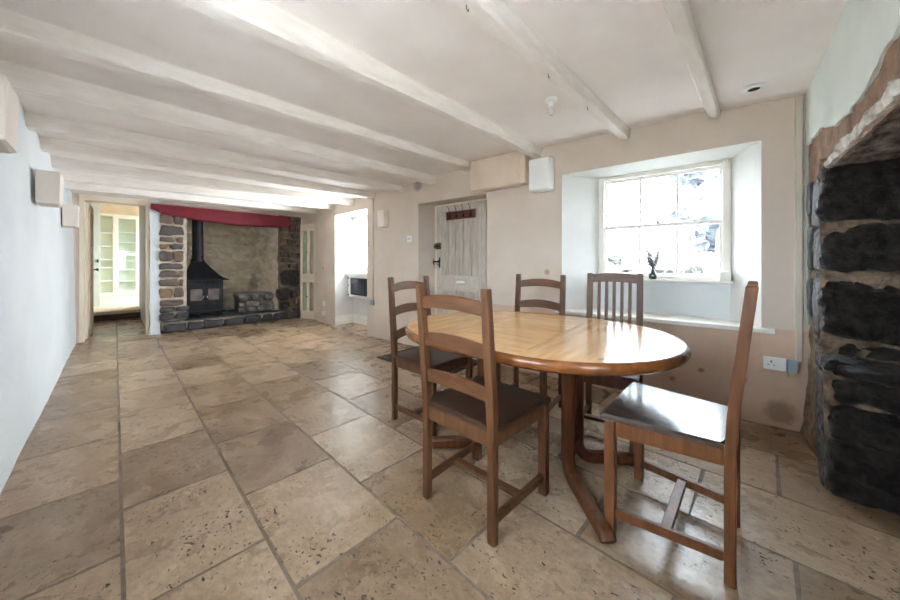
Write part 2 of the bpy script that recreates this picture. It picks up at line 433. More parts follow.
# ------------------------------------------------------------------ walls
bm = bmesh.new()                                           # left wall
def lw(u, v):
    y = lerp(-1.3, 6.92, u); z = lerp(-.01, 2.42, v)
    return (-.38 - .035 * z / 2 - .03 * max(0, z - 1.9) ** 1 + .012 * NZ((y * .8, z * .9, 9)) + .004 * NZ((y * 4, z * 4, 2)), y, z)
WLy0, WLy1, WLz0, WLz1 = .25, 1.45, .95, 1.95  # opening for the added left-hand fill window
def lpt(y, z): return lw((y + 1.3) / 8.22, (z + .01) / 2.43)
ys_ = [-1.3 + k * (WLy0 + 1.3) / 22 for k in range(23)] + [lerp(WLy0, WLy1, k / 16) for k in range(1, 17)] + [lerp(WLy1, 6.92, k / 80) for k in range(1, 81)]
zs_ = [-.01 + k * (WLz0 + .01) / 13 for k in range(14)] + [lerp(WLz0, WLz1, k / 14) for k in range(1, 15)] + [lerp(WLz1, 2.42, k / 7) for k in range(1, 8)]
gv = [[bm.verts.new(lpt(y, z)) for z in zs_] for y in ys_]
for i in range(len(ys_) - 1):
    for j in range(len(zs_) - 1):
        if WLy0 - .001 < ys_[i] and ys_[i + 1] < WLy1 + .001 and WLz0 - .001 < zs_[j] and zs_[j + 1] < WLz1 + .001: continue
        bm.faces.new((gv[i][j], gv[i + 1][j], gv[i + 1][j + 1], gv[i][j + 1]))
ring_ = [(WLy0, WLz0), (WLy1, WLz0), (WLy1, WLz1), (WLy0, WLz1)]
for (ya, za), (yb_, zb_) in zip(ring_, ring_[1:] + ring_[:1]):
    bm.faces.new([bm.verts.new(p) for p in ((-.38, ya, za), (-.38, yb_, zb_), (-.76, yb_, zb_), (-.76, ya, za))])
for (ya, yb_, za, zb_) in ((-1.3, WLy0, -.05, 2.42), (WLy1, 7.1, -.05, 2.42), (WLy0, WLy1, -.05, WLz0), (WLy0, WLy1, WLz1, 2.42)):
    box(bm, -.75, -.6, ya, yb_, za, zb_)
struct(obj('wall_left', bm, M['whitewall'], smooth=True))

def open_wall(name, P, rz, length, ops, mats, z1=2.42, outer=.55, smin=0.0):
    """wall in local (s, y inward, z); ops: dicts F (s0,s1,z0,z1 front), Mr (back rect), d depth, O (outer rect or None)"""
    bm = bmesh.new()
    def quads(rects, y, s0, s1, za, zb, mi):
        ss = sorted({s0, s1} | {r[0] for r in rects} | {r[1] for r in rects})
        zs = sorted({za, zb} | {r[2] for r in rects} | {r[3] for r in rects})
        for a, b in zip(ss, ss[1:]):
            for c, d in zip(zs, zs[1:]):
                ms, mz = (a + b) / 2, (c + d) / 2
                if any(r[0] < ms < r[1] and r[2] < mz < r[3] for r in rects): continue
                if ms < s0 or ms > s1 or mz < za or mz > zb: continue
                m = mi(ms, mz) if callable(mi) else mi
                bm.faces.new([bm.verts.new(p) for p in ((a, y, c), (b, y, c), (b, y, d), (a, y, d))]).material_index = m
    extra = []
    quads([o['F'] for o in ops], 0, smin, length, -.01, z1, lambda s, z: 1 if (z < .66 and s < 2.0 and len(mats) > 3) else 0)
    quads([o['O'] for o in ops if o.get('O')], -outer, smin - .3, length + .3, -.06, z1, 0)
    for o in ops:
        F, Mr, d = o['F'], o['M'], o['d']
        n = 6
        def ring(r, y): return [(r[0], y, r[2]), (r[1], y, r[2]), (r[1], y, r[3]), (r[0], y, r[3])]
        a = ring(F, 0); b = ring(Mr, -d)
        for i in range(4):
            j = (i + 1) % 4
            bm.faces.new([bm.verts.new(p) for p in (a[i], a[j], b[j], b[i])]).material_index = 2
        if o.get('O'):
            O = o['O']
            quads([O], -d, Mr[0], Mr[1], Mr[2], Mr[3], o.get('pm', 2))
            a = ring(O, -d); b = ring(O, -outer)
            for i in range(4):
                j = (i + 1) % 4
                bm.faces.new([bm.verts.new(p) for p in (a[i], a[j], b[j], b[i])]).material_index = 2
        else:
            quads([], -d, Mr[0], Mr[1], Mr[2], Mr[3], 2)
    # ends
    for s in (smin, length):
        bm.faces.new([bm.verts.new(p) for p in ((s, 0, -.01), (s, -outer, -.01), (s, -outer, z1), (s, 0, z1))])
    bmesh.ops.remove_doubles(bm, verts=bm.verts, dist=.0005)
    o = obj(name, bm, mats, loc=(P.x, P.y, 0), rotz=rz)
    return struct(o)

W1F, W1M, W1D = (.19, 1.575, .66, 1.955), (.343, 1.318, .66, 1.935), .31
W1O = (.36, 1.30, .975, 1.925)
DF, DM, DD = (2.42, 3.498, -.01, 1.90), (2.60, 3.46, -.01, 1.915), .33
add_spots(M['oak'], [((-.407, -.50, .7355), .014, .012, srgb(98, 108, 92), .85, .012)])
add_spots(M['peach'], [((1.0, 0, .36), .022, .01, srgb(116, 88, 70), .9, .03), ((.52, 0, .30), .015, .01, srgb(130, 100, 80), .8, .03), ((.28, 0, .28), .012, .01, srgb(120, 90, 74), .8, .03),
                       ((.10, 0, .10), .05, .05, srgb(150, 116, 92), .8, .08), ((.7, 0, .20), .012, .008, srgb(130, 100, 80), .8, .03)])
add_spots(M['creamwall'], [((3.50, 0, 2.14), .045, .05, srgb(150, 140, 134), .8, .01), ((1.72, 0, 1.02), .02, .015, srgb(176, 130, 110), .8, .02),
                           ((2.02, 0, .93), .03, .03, srgb(196, 182, 170), .8, .03)])
open_wall('wall_right', PW, rotW, LW, [dict(F=W1F, M=W1M, d=W1D, O=W1O, pm=3), dict(F=DF, M=DM, d=DD)],
          [M['creamwall'], M['peach'], M['reveal'], M['whitewall']], smin=-.15)
NF, NM, ND = (.145, 1.22, -.01, 1.96), (.145, 1.29, -.01, 1.975), .40
NO = (.33, 1.05, 1.03, 1.90)
open_wall('wall_right_far', QW, rot2, L2, [dict(F=NF, M=NM, d=ND, O=NO)], [M['creamwall'], M['creamwall'], M['reveal']])
bm = bmesh.new()                                           # door reveals are cream, not white: a thin skin
for (a, b) in (((DF[1], 0), (DM[1], -DD)), ((DF[0], 0), (DM[0], -DD))):
    sg = -1 if a[0] > 3 else 1
    hexa(bm, [(a[0], -.001, 0), (a[0] + sg * .004, -.001, 0), (b[0] + sg * .004, b[1] + .001, 0), (b[0], b[1] + .001, 0)],
         [(a[0], -.001, 1.9), (a[0] + sg * .004, -.001, 1.9), (b[0] + sg * .004, b[1] + .001, 1.9), (b[0], b[1] + .001, 1.9)])
hexa(bm, [(DF[0], -.001, 1.894), (DF[1], -.001, 1.894), (DM[1], -DD + .001, 1.909), (DM[0], -DD + .001, 1.909)],
     [(DF[0], -.001, 1.899), (DF[1], -.001, 1.899), (DM[1], -DD + .001, 1.913), (DM[0], -DD + .001, 1.913)])
struct(obj('trim_1', bm, M['creamwall'], loc=PW, rotz=rotW))

# rough coving where the right-hand wall meets the ceiling over the window is left out; corner run beyond the far wall
bm = bmesh.new()
box(bm, 2.76, 2.9, 6.38, 7.3, -.02, 2.42)
struct(obj('wall_corner', bm, M['creamwall']))

# back wall: doorway, whitewashed pillar, strip above the lintel
bm = bmesh.new()
T = BACK + .18
box(bm, -.62, -.345, BACK, T, -.01, 2.42)
box(bm, -.345, .46, BACK, T, 2.045, 2.42)
box(bm, .45, 2.95, BACK, T - .02, 2.035, 2.42)
struct(obj('wall_back', bm, M['creamwall']))
bm = bmesh.new()
rng = random.Random(11)
def pil(u, v):
    # wraps round the pillar: left return, front
    z = lerp(0, 2.42, v)
    x = pw(u, [(0, .375), (.3, .375), (1, .50)]); y = pw(u, [(0, BACK + .3), (.3, BACK - .04), (1, BACK - .04)])
    k = .012 * NZ((x * 9, y * 9, z * 9)) + .008 * NZ((x * 25, y * 25, z * 25))
    return (x + k, y + k - .03 * math.exp(-z * 6), z)
grid(bm, pil, 20, 80)
box(bm, .385, .47, BACK + .0, BACK + .3, 0, 2.42)
struct(obj('wall_pillar', bm, M['whitewall'], smooth=True))

# near wall with its inglenook opening (the photograph sees its right-hand part)
def nearY(x): return -.402 + .0653 * x
NX = 2.585
bm = bmesh.new()
def nb(x0, x1, z0, z1, th=.35, mi=0, off=0.0):
    hexa(bm, [(x0, nearY(x0) - th, z0), (x1, nearY(x1) - th, z0), (x1, nearY(x1) + off, z0), (x0, nearY(x0) + off, z0)],
         [(x0, nearY(x0) - th, z1), (x1, nearY(x1) - th, z1), (x1, nearY(x1) + off, z1), (x0, nearY(x0) + off, z1)], mi=mi)
nb(-.7, -.15, -.02, 2.42); nb(-.15, .80, -.02, .85); nb(-.15, .80, 1.95, 2.42); nb(.80, .95, -.02, 2.42)  # gap left for the added window behind the camera
nb(.95, 3.2, 1.90, 2.42, mi=0)
struct(obj('wall_near', bm, [M['whitewall'], M['render']]))

# ------------------------------------------------------------------ ceiling beams
def beam(yl, yr, zl, zr, w, label, seed, xl=-.47):
    xr = 3.12 - .093 * yr if yr < 4.3 else 2.74
    xr += .02
    bm = bmesh.new(); n = 70
    rings = []
    prof = [(-.5, 1), (-.5, .35), (-.5, .08), (-.42, 0), (0, 0), (.42, 0), (.5, .08), (.5, .35), (.5, 1)]
    for i in range(n + 1):
        t = i / n; x = lerp(xl, xr, t); y = lerp(yl, yr, t); z = lerp(zl, zr, t)
        zt = ceilz(x, y) + .03
        ring = []
        for k, (a, b) in enumerate(prof):
            d = .006 * NZ((x * 2.5 + seed * 7, k * 1.3, seed)) + .003 * NZ((x * 9, k * 2.1, seed * 3))
            ring.append(bm.verts.new((x, y + a * w + d, lerp(z, zt, b) + d * (1 - b) * .8)))
        rings.append(ring)
    for a, b in zip(rings, rings[1:]):
        for k in range(len(prof) - 1):
            bm.faces.new((a[k], a[k + 1], b[k + 1], b[k]))
        bm.faces.new((a[-1], a[0], b[0], b[-1]))
    bm.faces.new(rings[0]); bm.faces.new(rings[-1])
    o = obj('ceiling_beam', bm, M['beam'], smooth=True)
    return tag(o, label, 'beam', 'white painted beams across the ceiling')
BE = [(.27, .28, 2.14, 2.172, .065, 'white ceiling beam nearest the camera, ending above the right half of the big window'),
      (.85, .87, 2.115, 2.165, .075, 'white ceiling beam with small cup hooks, ending above the left half of the big window'),
      (1.585, 1.655, 2.10, 2.168, .095, 'white ceiling beam ending between the cream wall cupboard and the white wall box'),
      (2.44, 2.46, 2.115, 2.185, .11, 'white ceiling beam ending at the left edge of the cream wall cupboard'),
      (2.90, 3.06, 2.035, 2.12, .11, 'white ceiling beam ending above the plank door'),
      (3.66, 3.68, 2.035, 2.10, .11, 'white ceiling beam ending beside the round grey smudge left of the plank door'),
      (4.26, 4.28, 2.03, 2.09, .11, 'white ceiling beam ending at the thin vertical conduit on the right wall'),
      (4.90, 4.90, 2.02, 2.075, .11, 'white ceiling beam ending above the bright niche in the right wall'),
      (5.50, 5.64, 2.01, 2.085, .11, 'white ceiling beam ending just beyond the bright niche, second from the fireplace'),
      (5.95, 6.38, 1.99, 2.09, .12, 'white ceiling beam farthest from the camera, just in front of the red lintel')]
for i, b in enumerate(BE): beam(*b, seed=i + 1)

def cup_hook(x, y, z, label):
    bm = bmesh.new()
    tube(bm, [(0, 0, .006), (0, 0, -.008), (.006, 0, -.016), (.013, 0, -.014), (.014, 0, -.006)], .0018, 6)
    o = obj('cup_hook', bm, M['blackmetal'], smooth=True, loc=(x, y, z))
    tag(o, label, 'hook', 'cup hooks under the beam')
for x, l in ((.98, 'small dark cup hook under a white beam, the one nearest the top of the picture'), (1.66, 'small dark cup hook under a white beam, midway along the beam'), (2.2, 'small dark cup hook under a white beam, the one nearest the window wall')):
    cup_hook(x, .862, lerp(2.115, 2.165, (x + .4) / 3.5) - .003, l)

# ------------------------------------------------------------------ sash window (in wall_right local frame)
def sash_window(name, r, d, bars, meet, mt, gl, depth=.07, fw=.05):
    s0, s1, z0, z1 = r
    e = bpy.data.objects.new(name, None); COL.objects.link(e); struct(e)
    bm = bmesh.new()                                       # frame box
    y0, y1 = -d - depth, -d + .02
    for (a, b, c, dd) in ((s0, s0 + fw, z0, z1), (s1 - fw, s1, z0, z1), (s0 + fw, s1 - fw, z1 - fw * .7, z1 - .0005)):
        box(bm, a, b, y0, y1, c, dd, .004)
    box(bm, s0 + .001, s1 - .001, y0 + .001, y1 + .015, z0 + .0005, z0 + fw * .6, .004)
    obj('window_frame', bm, mt, e)
    def sash(nm, a, b, c, dd, y, st=.028, bt=.018):
        bm = bmesh.new()
        box(bm, a, a + st, y, y + .03, c, dd, .003); box(bm, b - st, b, y, y + .03, c, dd, .003)
        box(bm, a + st, b - st, y + .0008, y + .0292, c + .0005, c + st, .002); box(bm, a + st, b - st, y + .0008, y + .0292, dd - st, dd - .0005, .002)
        for k in range(1, bars + 1):
            x = lerp(a + st, b - st, k / (bars + 1)); box(bm, x - bt / 2, x + bt / 2, y + .004, y + .026, c + .004, dd - .004, .003)
        o = obj(nm, bm, mt, e)
        bm = bmesh.new(); box(bm, a + st * .5, b - st * .5, y + .012, y + .016, c + st * .5, dd - st * .5)
        obj('pane', bm, gl, o)
        return o
    a, b = s0 + fw * .8, s1 - fw * .8
    sash('upper_sash', a, b, meet, z1 - fw * .6, y0 + .012)
    lo = sash('lower_sash', a, b, z0 + fw * .5, meet + .03, y0 + .046)
    bm = bmesh.new()
    box(bm, (a + b) / 2 - .012, (a + b) / 2 + .012, y0 + .05, y0 + .08, meet + .03, meet + .042, .003)
    tube(bm, [((a + b) / 2, y0 + .065, meet + .04), ((a + b) / 2 + .004, y0 + .068, meet + .06)], .006, 8)
    obj('sash_catch', bm, M['darkmetal'], lo)
    return e
w = sash_window('window_1', (W1M[0] - .002, W1M[1] + .002, .965, 1.935), W1D, 2, 1.43, M['gloss'], M['glass'])
w.location = PW; w.rotation_euler = (0, 0, rotW)
w = sash_window('window_2', (NO[0] - .01, NO[1] + .01, NO[2] - .01, NO[3] + .01), ND, 1, 1.46, M['gloss'], M['glass'])
w.location = QW; w.rotation_euler = (0, 0, rot2)
w = sash_window('added_window_3', (-.10, .75, .87, 1.94), .0, 2, 1.42, M['gloss'], M['glass'])  # unseen window added behind the camera to give frontal fill light
w.rotation_euler = (0, 0, R(180)); w.location = (.65, nearY(.3) - .20, 0)
w = sash_window('added_window_5', (WLy0 - .01, WLy1 + .01, WLz0 - .01, WLz1 + .01), .0, 2, 1.45, M['gloss'], M['glass'])  # unseen window added in the left wall for fill light
w.rotation_euler = (0, 0, R(90)); w.location = (-.58, 0, 0)

def inwall(name, label, cat, s, y, z, P=PW, rz=rotW, group=None):
    m = Matrix.Rotation(rz, 3, 'Z'); v = m @ Vector((s, y, 0))
    return thing(name, label, cat, (P.x + v.x, P.y + v.y, z), rz, group)

# window board + low ledge
bm = bmesh.new(); box(bm, W1M[0] - .02, W1M[1] + .02, -W1D - .005, -W1D + .06, .947, .966, .004)
struct(obj('trim_2', bm, M['gloss'], loc=PW, rotz=rotW))
bm = bmesh.new()
box(bm, .125, 1.63, .0, .035, .628, .662, .006)
box(bm, W1F[0] + .004, W1F[1] - .004, -.30, .01, .63, .662, .002)
struct(obj('trim_3', bm, M['gloss'], loc=PW, rotz=rotW))
t = inwall('wood_block', 'small white painted wooden block on the right end of the window board', 'block', .375, -W1D + .055, .967)
bm = bmesh.new(); box(bm, -.035, .035, -.04, .03, 0, .075, .006); obj('block', bm, M['gloss'], t)
for s, l in ((W1M[0] + .03, 'small white curtain bracket at the top right corner of the big window'), (W1M[1] - .02, 'small white curtain bracket at the top left corner of the big window')):
    t = inwall('curtain_bracket', l, 'bracket', s, -W1D + .02, 1.86, group='curtain brackets on the big window')
    bm = bmesh.new(); box(bm, -.014, .014, 0, .012, 0, .07, .003); obj('plate', bm, M['gloss'], t)
    bm = bmesh.new(); tube(bm, [(0, .01, .05), (0, .045, .05), (0, .06, .04), (0, .07, .055), (0, .07, .075)], .006, 8); obj('arm', bm, M['gloss'], t, True)

# vase with sprigs
t = inwall('vase', 'small green glass bottle vase with dried sprigs on the window board', 'vase', .865, -W1D + .035, .9665)
bm = bmesh.new()
lathe(bm, [(.018, 0), (.026, .003), (.030, .02), (.029, .04), (.022, .062), (.011, .078), (.009, .10), (.013, .112)], caps=False, seg=20)
lathe(bm, [(.001, .0), (.018, .0)], caps=False, seg=20)
obj('bottle', bm, M['greenglass'], t, True)
bm = bmesh.new(); rng = random.Random(3)
for k in range(9):
    a = rng.uniform(0, 6.28); r = rng.uniform(.015, .055); h = rng.uniform(.17, .26)
    p = [(0, 0, .03), (.15 * r * math.cos(a), .1 * r * math.sin(a), .11), (r * .7 * math.cos(a), .5 * r * math.sin(a), h * .8), (r * math.cos(a), .6 * r * math.sin(a), h)]
    tube(bm, p, [.0022, .002, .0025, .002], 5)
    for q in range(7):
        f = rng.uniform(.6, 1); x = r * f * math.cos(a) + rng.uniform(-.008, .008); y = .6 * r * f * math.sin(a); z = h * f
        bmesh.ops.create_icosphere(bm, subdivisions=1, radius=.0055, matrix=Matrix.Translation((x, y, z)))
obj('sprigs', bm, M['sprig'], t)

# ------------------------------------------------------------------ plank door in the niche
DR = struct(bpy.data.objects.new('door_1', None), 'worn pale grey plank entrance door set in the deep niche', 'door'); COL.objects.link(DR)
DR.location = PW; DR.rotation_euler = (0, 0, rotW)
yb = -DD + .012; s0, s1 = DM[0] + .01, DM[1] - .01
bm = bmesh.new(); sp = (s1 - .10 - (s0 + .11)) / 5
for k in range(5):
    a = s0 + .11 + sp * k; box(bm, a + .0035, a + sp - .0035, yb, yb + .022, .012, 1.87, .004)
obj('planks', bm, M['doorboard'], DR)
bm = bmesh.new()
box(bm, s0 + .008, s0 + .115, yb, yb + .036, .01, 1.885, .004); box(bm, s1 - .105, s1 - .035, yb, yb + .036, .01, 1.885, .004)
box(bm, s0 + .115, s1 - .105, yb, yb + .036, 1.80, 1.885, .004)
obj('stiles', bm, M['doorframe'], DR)
bm = bmesh.new(); box(bm, s0 + .10, s1 - .09, yb, yb + .042, .745, .945, .005); box(bm, s0 + .10, s1 - .09, yb, yb + .036, .02, .22, .005)
obj('rails', bm, M['doorframe'], DR)
bm = bmesh.new(); box(bm, s1 - .028, s1 + .008, yb - .01, yb + .03, .0, 1.90, .003); box(bm, s0 - .008, s1, yb - .01, yb + .024, 1.89, 1.912, .003)
obj('door_frame', bm, M['cream'], DR)
bm = bmesh.new(); box(bm, s0 + .32, s0 + .47, yb + .042, yb + .048, .835, .885, .002); box(bm, s0 + .335, s0 + .455, yb + .048, yb + .052, .845, .875, .001)
obj('letter_plate', bm, M['chrome'], DR, True)
bm = bmesh.new(); box(bm, s1 - .12, s1 - .03, yb + .036, yb + .06, 1.30, 1.39, .008); box(bm, s1 - .03, s1 + .005, yb + .026, yb + .055, 1.315, 1.375, .005)
lk = obj('rim_lock', bm, M['darkmetal'], DR)
bm = bmesh.new(); lathe(bm, [(.016, 0), (.02, .006), (.02, .014), (.012, .018)], seg=16)
k = obj('lock_knob', bm, M['blackmetal'], lk, True, loc=(s1 - .075, yb + .058, 1.345)); k.rotation_euler = (R(-90), 0, 0)
bm = bmesh.new()
box(bm, s1 - .10, s1 - .075, yb + .036, yb + .042, 1.05, 1.19, .003)
tube(bm, [(s1 - .088, yb + .045, 1.08), (s1 - .088, yb + .085, 1.09), (s1 - .088, yb + .085, 1.14), (s1 - .088, yb + .045, 1.155)], .006, 8)
box(bm, s1 - .10, s1 + .012, yb + .04, yb + .052, 1.12, 1.142, .003)
tube(bm, [(s1 - .002, yb + .05, 1.09), (s1 - .006, yb + .075, 1.12), (s1 - .002, yb + .07, 1.165)], .007, 8)
obj('thumb_latch', bm, M['blackmetal'], DR)
t = inwall('coat_hook_board', 'red brown board with four wire coat hooks near the top of the plank door', 'coat rack', (s0 + s1) / 2 - .03, yb + .0365, 1.685)
bm = bmesh.new(); box(bm, -.235, .235, 0, .016, 0, .105, .004); obj('board', bm, M['hookwood'], t)
for k in range(4):
    x = -.17 + .113 * k
    bm = bmesh.new(); tube(bm, [(x, .018, .01), (x, .02, .05), (x, .025, .10), (x + .004, .045, .155), (x + .006, .055, .17)], .0035, 6)
    tube(bm, [(x, .02, .02), (x, .045, .018), (x, .055, .035)], .0035, 6)
    bmesh.ops.create_icosphere(bm, subdivisions=2, radius=.006, matrix=Matrix.Translation((x + .006, .055, .172)))
    box(bm, x - .014, x + .014, .016, .02, .015, .06, .002)
    obj('hook', bm, M['blackmetal'], t, True)

# ------------------------------------------------------------------ wall boxes
t = inwall('wall_cupboard', 'cream painted boxed-in cupboard high on the wall above the plank door', 'cupboard', 1.90, 0, 1.905)
bm = bmesh.new(); box(bm, 0, .66, .001, .125, 0, .345, .018, 3); obj('body', bm, M['cupboard'], t, True)
bm = bmesh.new(); box(bm, .06, .655, .124, .131, .012, .335, .004); obj('door', bm, M['cupboard'], t)
t = inwall('wall_box', 'white plastic box high on the wall between cream cupboard and window', 'box', 1.642, 0, 1.81)
bm = bmesh.new(); box(bm, 0, .225, .001, .12, 0, .315, .02, 3); obj('case', bm, M['plastic'], t, True)
bm = bmesh.new(); box(bm, .012, .213, .12, .128, .012, .303, .01, 2); obj('cover', bm, M['plastic'], t, True)
# rising trunking over the cupboard, ceiling patch
t = inwall('cable_ring', 'small dark ring of cable on top edge of the cream cupboard', 'cable', 2.25, .10, 2.234)
bm = bmesh.new(); tube(bm, [(.035 * math.cos(a * .7), .018 * math.sin(a * .7), .004 * math.sin(a)) for a in range(9)], .006, 6); obj('loop', bm, M['blackmetal'], t, True)

# light switch
t = inwall('light_switch', 'small white light switch left of the plank door niche', 'switch', 3.66, 0, 1.40)
bm = bmesh.new(); box(bm, -.043, .043, 0.0005, .009, 0, .086, .003); obj('plate', bm, M['plastic'], t)
for x in (-.014, .014):
    bm = bmesh.new(); box(bm, x - .007, x + .007, .009, .014, .03, .056, .002)
    obj('rocker', bm, M['plasticgrey'], t)

# conduit on the right wall by the bend
t = inwall('cable_conduit', 'thin painted vertical conduit running down the right wall beside the bright niche', 'conduit', 4.44, 0, .48)
bm = bmesh.new(); box(bm, -.013, .013, .001, .018, .06, 1.655, .003); obj('channel', bm, M['conduit'], t)
bm = bmesh.new(); box(bm, -.03, .05, .001, .032, 0, .08, .005); obj('junction_box', bm, M['plasticgrey'], t)

# sconces
def sconce(P, rz, label, w=.23, d=.11, h=.235):
    t = thing('wall_sconce', label, 'wall light', P, rz, 'plaster uplighter wall lights')
    bm = bmesh.new()
    hexa(bm, [(-w / 2, .001, 0), (w / 2, .001, 0), (w / 2, d, 0), (-w / 2, d, 0)], [(-w / 2, .001, h), (w / 2, .001, h), (w / 2, d + .006, h), (-w / 2, d + .006, h)], .004)
    obj('shade', bm, M['sconce'], t)
    bm = bmesh.new(); box(bm, -w / 2 + .012, w / 2 - .012, .002, d - .012, -.007, 0.0005, .002); obj('base_lip', bm, M['conduit'], t)
rl = R(-90)
for y, z, l in ((2.155, 1.565, 'cream box uplighter on the left wall, cut by the left picture edge'), (3.86, 1.545, 'cream box uplighter on the left wall, the middle one of three'), (5.56, 1.515, 'cream box uplighter on the left wall nearest the doorway')):
    sconce((-.398, y, z), rl, l)
m = Matrix.Rotation(rotW, 3, 'Z') @ Vector((4.15, 0, 0))
sconce((PW.x + m.x, PW.y + m.y, 1.635), rotW, 'cream box uplighter on the right wall between the conduit and the plank door', .13, .10, .235)

# ceiling rose with lamp holder, ceiling disc
t = thing('pendant_lamp_holder', 'short white ceiling lamp holder with a clear bulb near the window beam', 'ceiling light', (2.10, 1.07, ceilz(2.10, 1.07) - .001))
bm = bmesh.new(); lathe(bm, [(.028, 0), (.040, -.004), (.042, -.02), (.030, -.03)][::-1], seg=24); obj('rose', bm, M['plastic'], t, True)
bm = bmesh.new(); lathe(bm, [(.017, -.03), (.018, -.055), (.014, -.06)][::-1], seg=20); obj('lamp_holder', bm, M['plastic'], t, True)
bm = bmesh.new(); lathe(bm, [(.012, -.058), (.020, -.075), (.021, -.10), (.012, -.115), (.002, -.118)][::-1], seg=20); obj('bulb', bm, mat('clear bulb glass', srgb(205, 200, 195), .15, spec=.8), t, True)
zc = ceilz(2.80, .06)
t = thing('ceiling_fitting', 'flat white round ceiling fitting with a dark hole in the window corner', 'ceiling fitting', (2.80, .06, zc - .003))
bm = bmesh.new(); lathe(bm, [(.030, 0), (.062, 0), (.066, -.004), (.058, -.010), (.030, -.012)][::-1], seg=32, caps=False); obj('ring', bm, M['plastic'], t, True)
bm = bmesh.new(); lathe(bm, [(.029, -.004), (.030, -.009), (.001, -.0095)], seg=24, caps=False); obj('socket_hole', bm, M['black'], t, True)

# corner conduits and double socket
t = inwall('corner_trunking', 'pale vertical trunking in the corner beside the dark stone jamb', 'trunking', .0, 0, .46)
bm = bmesh.new(); box(bm, -.003, .03, .001, .020, 0, 1.73, .003); obj('channel', bm, M['conduit'], t)
bm = bmesh.new(); tube(bm, [(-.024, .014, .25), (-.024, .014, 1.0), (-.024, .014, 1.73)], .011, 12); obj('pipe', bm, M['greenconduit'], t, True)
t = inwall('double_socket', 'white double wall socket with a grey plug in it beside the dark stones', 'socket', .035, 0, .385)
bm = bmesh.new(); box(bm, .0, .146, .001, .022, 0, .086, .005)
obj('plate', bm, M['plastic'], t)
bm = bmesh.new()
for cx in (.108,):
    box(bm, cx - .004, cx + .004, .022, .0235, .05, .062); box(bm, cx - .018, cx - .009, .022, .0235, .03, .035); box(bm, cx + .009, cx + .018, .022, .0235, .03, .035)
obj('socket_slots', bm, M['black'], t)
bm = bmesh.new(); box(bm, .088, .10, .022, .027, .066, .078, .002); obj('rocker', bm, M['plastic'], t)
t = inwall('plug_adapter', 'grey blue plug adapter with a yellow base in the double socket', 'plug', .055, .0225, .388)
bm = bmesh.new(); box(bm, -.032, .018, 0, .04, .0, .085, .006); obj('body', bm, M['plasticgrey'], t)
bm = bmesh.new(); box(bm, -.02, .012, .002, .032, -.03, .002, .005); obj('lower_cap', bm, M['plasticyel'], t)

# ------------------------------------------------------------------ bright niche contents
t = inwall('wall_heater', 'pale metal cased unit with a dark glass front, in the bright niche below its window', 'heater', .80, -ND + .002, .50, QW, rot2)
bm = bmesh.new(); box(bm, -.42, .42, .0, .15, .0, .40, .006); obj('case', bm, M['plastic'], t)
bm = bmesh.new(); box(bm, -.45, .45, .0, .19, .40, .46, .006); obj('top_shelf', bm, M['gloss'], t)
bm = bmesh.new(); box(bm, -.33, .31, .15, .165, .05, .35, .006); fr = obj('front_frame', bm, M['blackmetal'], t)
bm = bmesh.new(); box(bm, -.30, .28, .165, .17, .075, .33, .004); obj('glass_front', bm, M['darkglass'], fr)
for z in (.03, .20, .33):
    bm = bmesh.new(); box(bm, .385, .405, .15, .168, z, z + .025, .003)
    obj('hinge', bm, M['blackmetal'], t)
bm = bmesh.new()
for a, b in (((1.286, -.002), (1.278, -ND + .004)),):
    hexa(bm, [(a[0] - .07, 0, 0), (1.222, .0, 0), (1.288, -ND, 0), (1.27, -ND, 0)], [(a[0] - .07, 0, .17), (1.222, .0, .17), (1.288, -ND, .17), (1.27, -ND, .17)])
box(bm, .15, 1.28, -ND, -ND + .016, 0, .17, .003)
struct(obj('baseboard_right', bm, M['gloss'], loc=QW, rotz=rot2))
# telephone points left of the niche
t = inwall('wall_socket', 'small white socket low on the wall between glazed corner cupboard and bright niche', 'socket', 1.66, 0, .20, QW, rot2)
bm = bmesh.new(); box(bm, -.043, .043, .001, .014, .12, .206, .003); obj('plate', bm, M['plastic'], t)
bm = bmesh.new(); box(bm, -.04, .04, .001, .024, -.06, .02, .003); obj('lower_box', bm, M['plastic'], t)
bm = bmesh.new(); tube(bm, [(0, .012, .12), (.01, .012, .06), (0, .012, .02)], .004, 6); obj('cable', bm, M['conduit'], t, True)
bm = bmesh.new(); tube(bm, [(-.02, .012, -.06), (-.03, .01, -.12), (.02, .01, -.185)], .004, 6); obj('cable', bm, M['conduit'], t, True)

# ------------------------------------------------------------------ corner display cupboard
A = Vector((2.62, 6.79, 0)); B = Vector((2.775, 6.36, 0)); dv = (B - A).normalized(); Lc = (B - A).length
rc = math.atan2(dv.y, dv.x)                                # local x: A->B, local -y faces room
CB = thing('corner_cupboard', 'cream corner cupboard with four narrow glass panes right of the fireplace', 'cupboard', (A.x, A.y, 0), rc)
bm = bmesh.new()
box(bm, 0, .028, 0, .03, .0, 1.90, .002); box(bm, Lc - .028, Lc, 0, .03, 0, 1.90, .002)
box(bm, .028, Lc - .028, .001, .029, 0.001, .10, .002); box(bm, .028, Lc - .028, .001, .029, 1.83, 1.899, .002); box(bm, .028, Lc - .028, .001, .029, .80, .84, .002)
obj('face_frame', bm, M['cream'], CB)
for z in (.03, .42, .80, 1.15, 1.50, 1.87):
    bm = bmesh.new()
    hexa(bm, [(0.005, .035, z), (Lc - .005, .035, z), (Lc * .55, .25, z), (Lc * .45, .25, z)], [(0.005, .035, z + .015), (Lc - .005, .035, z + .015), (Lc * .55, .25, z + .015), (Lc * .45, .25, z + .015)])
    obj('shelf', bm, M['backpanel'], CB)
bm = bmesh.new()
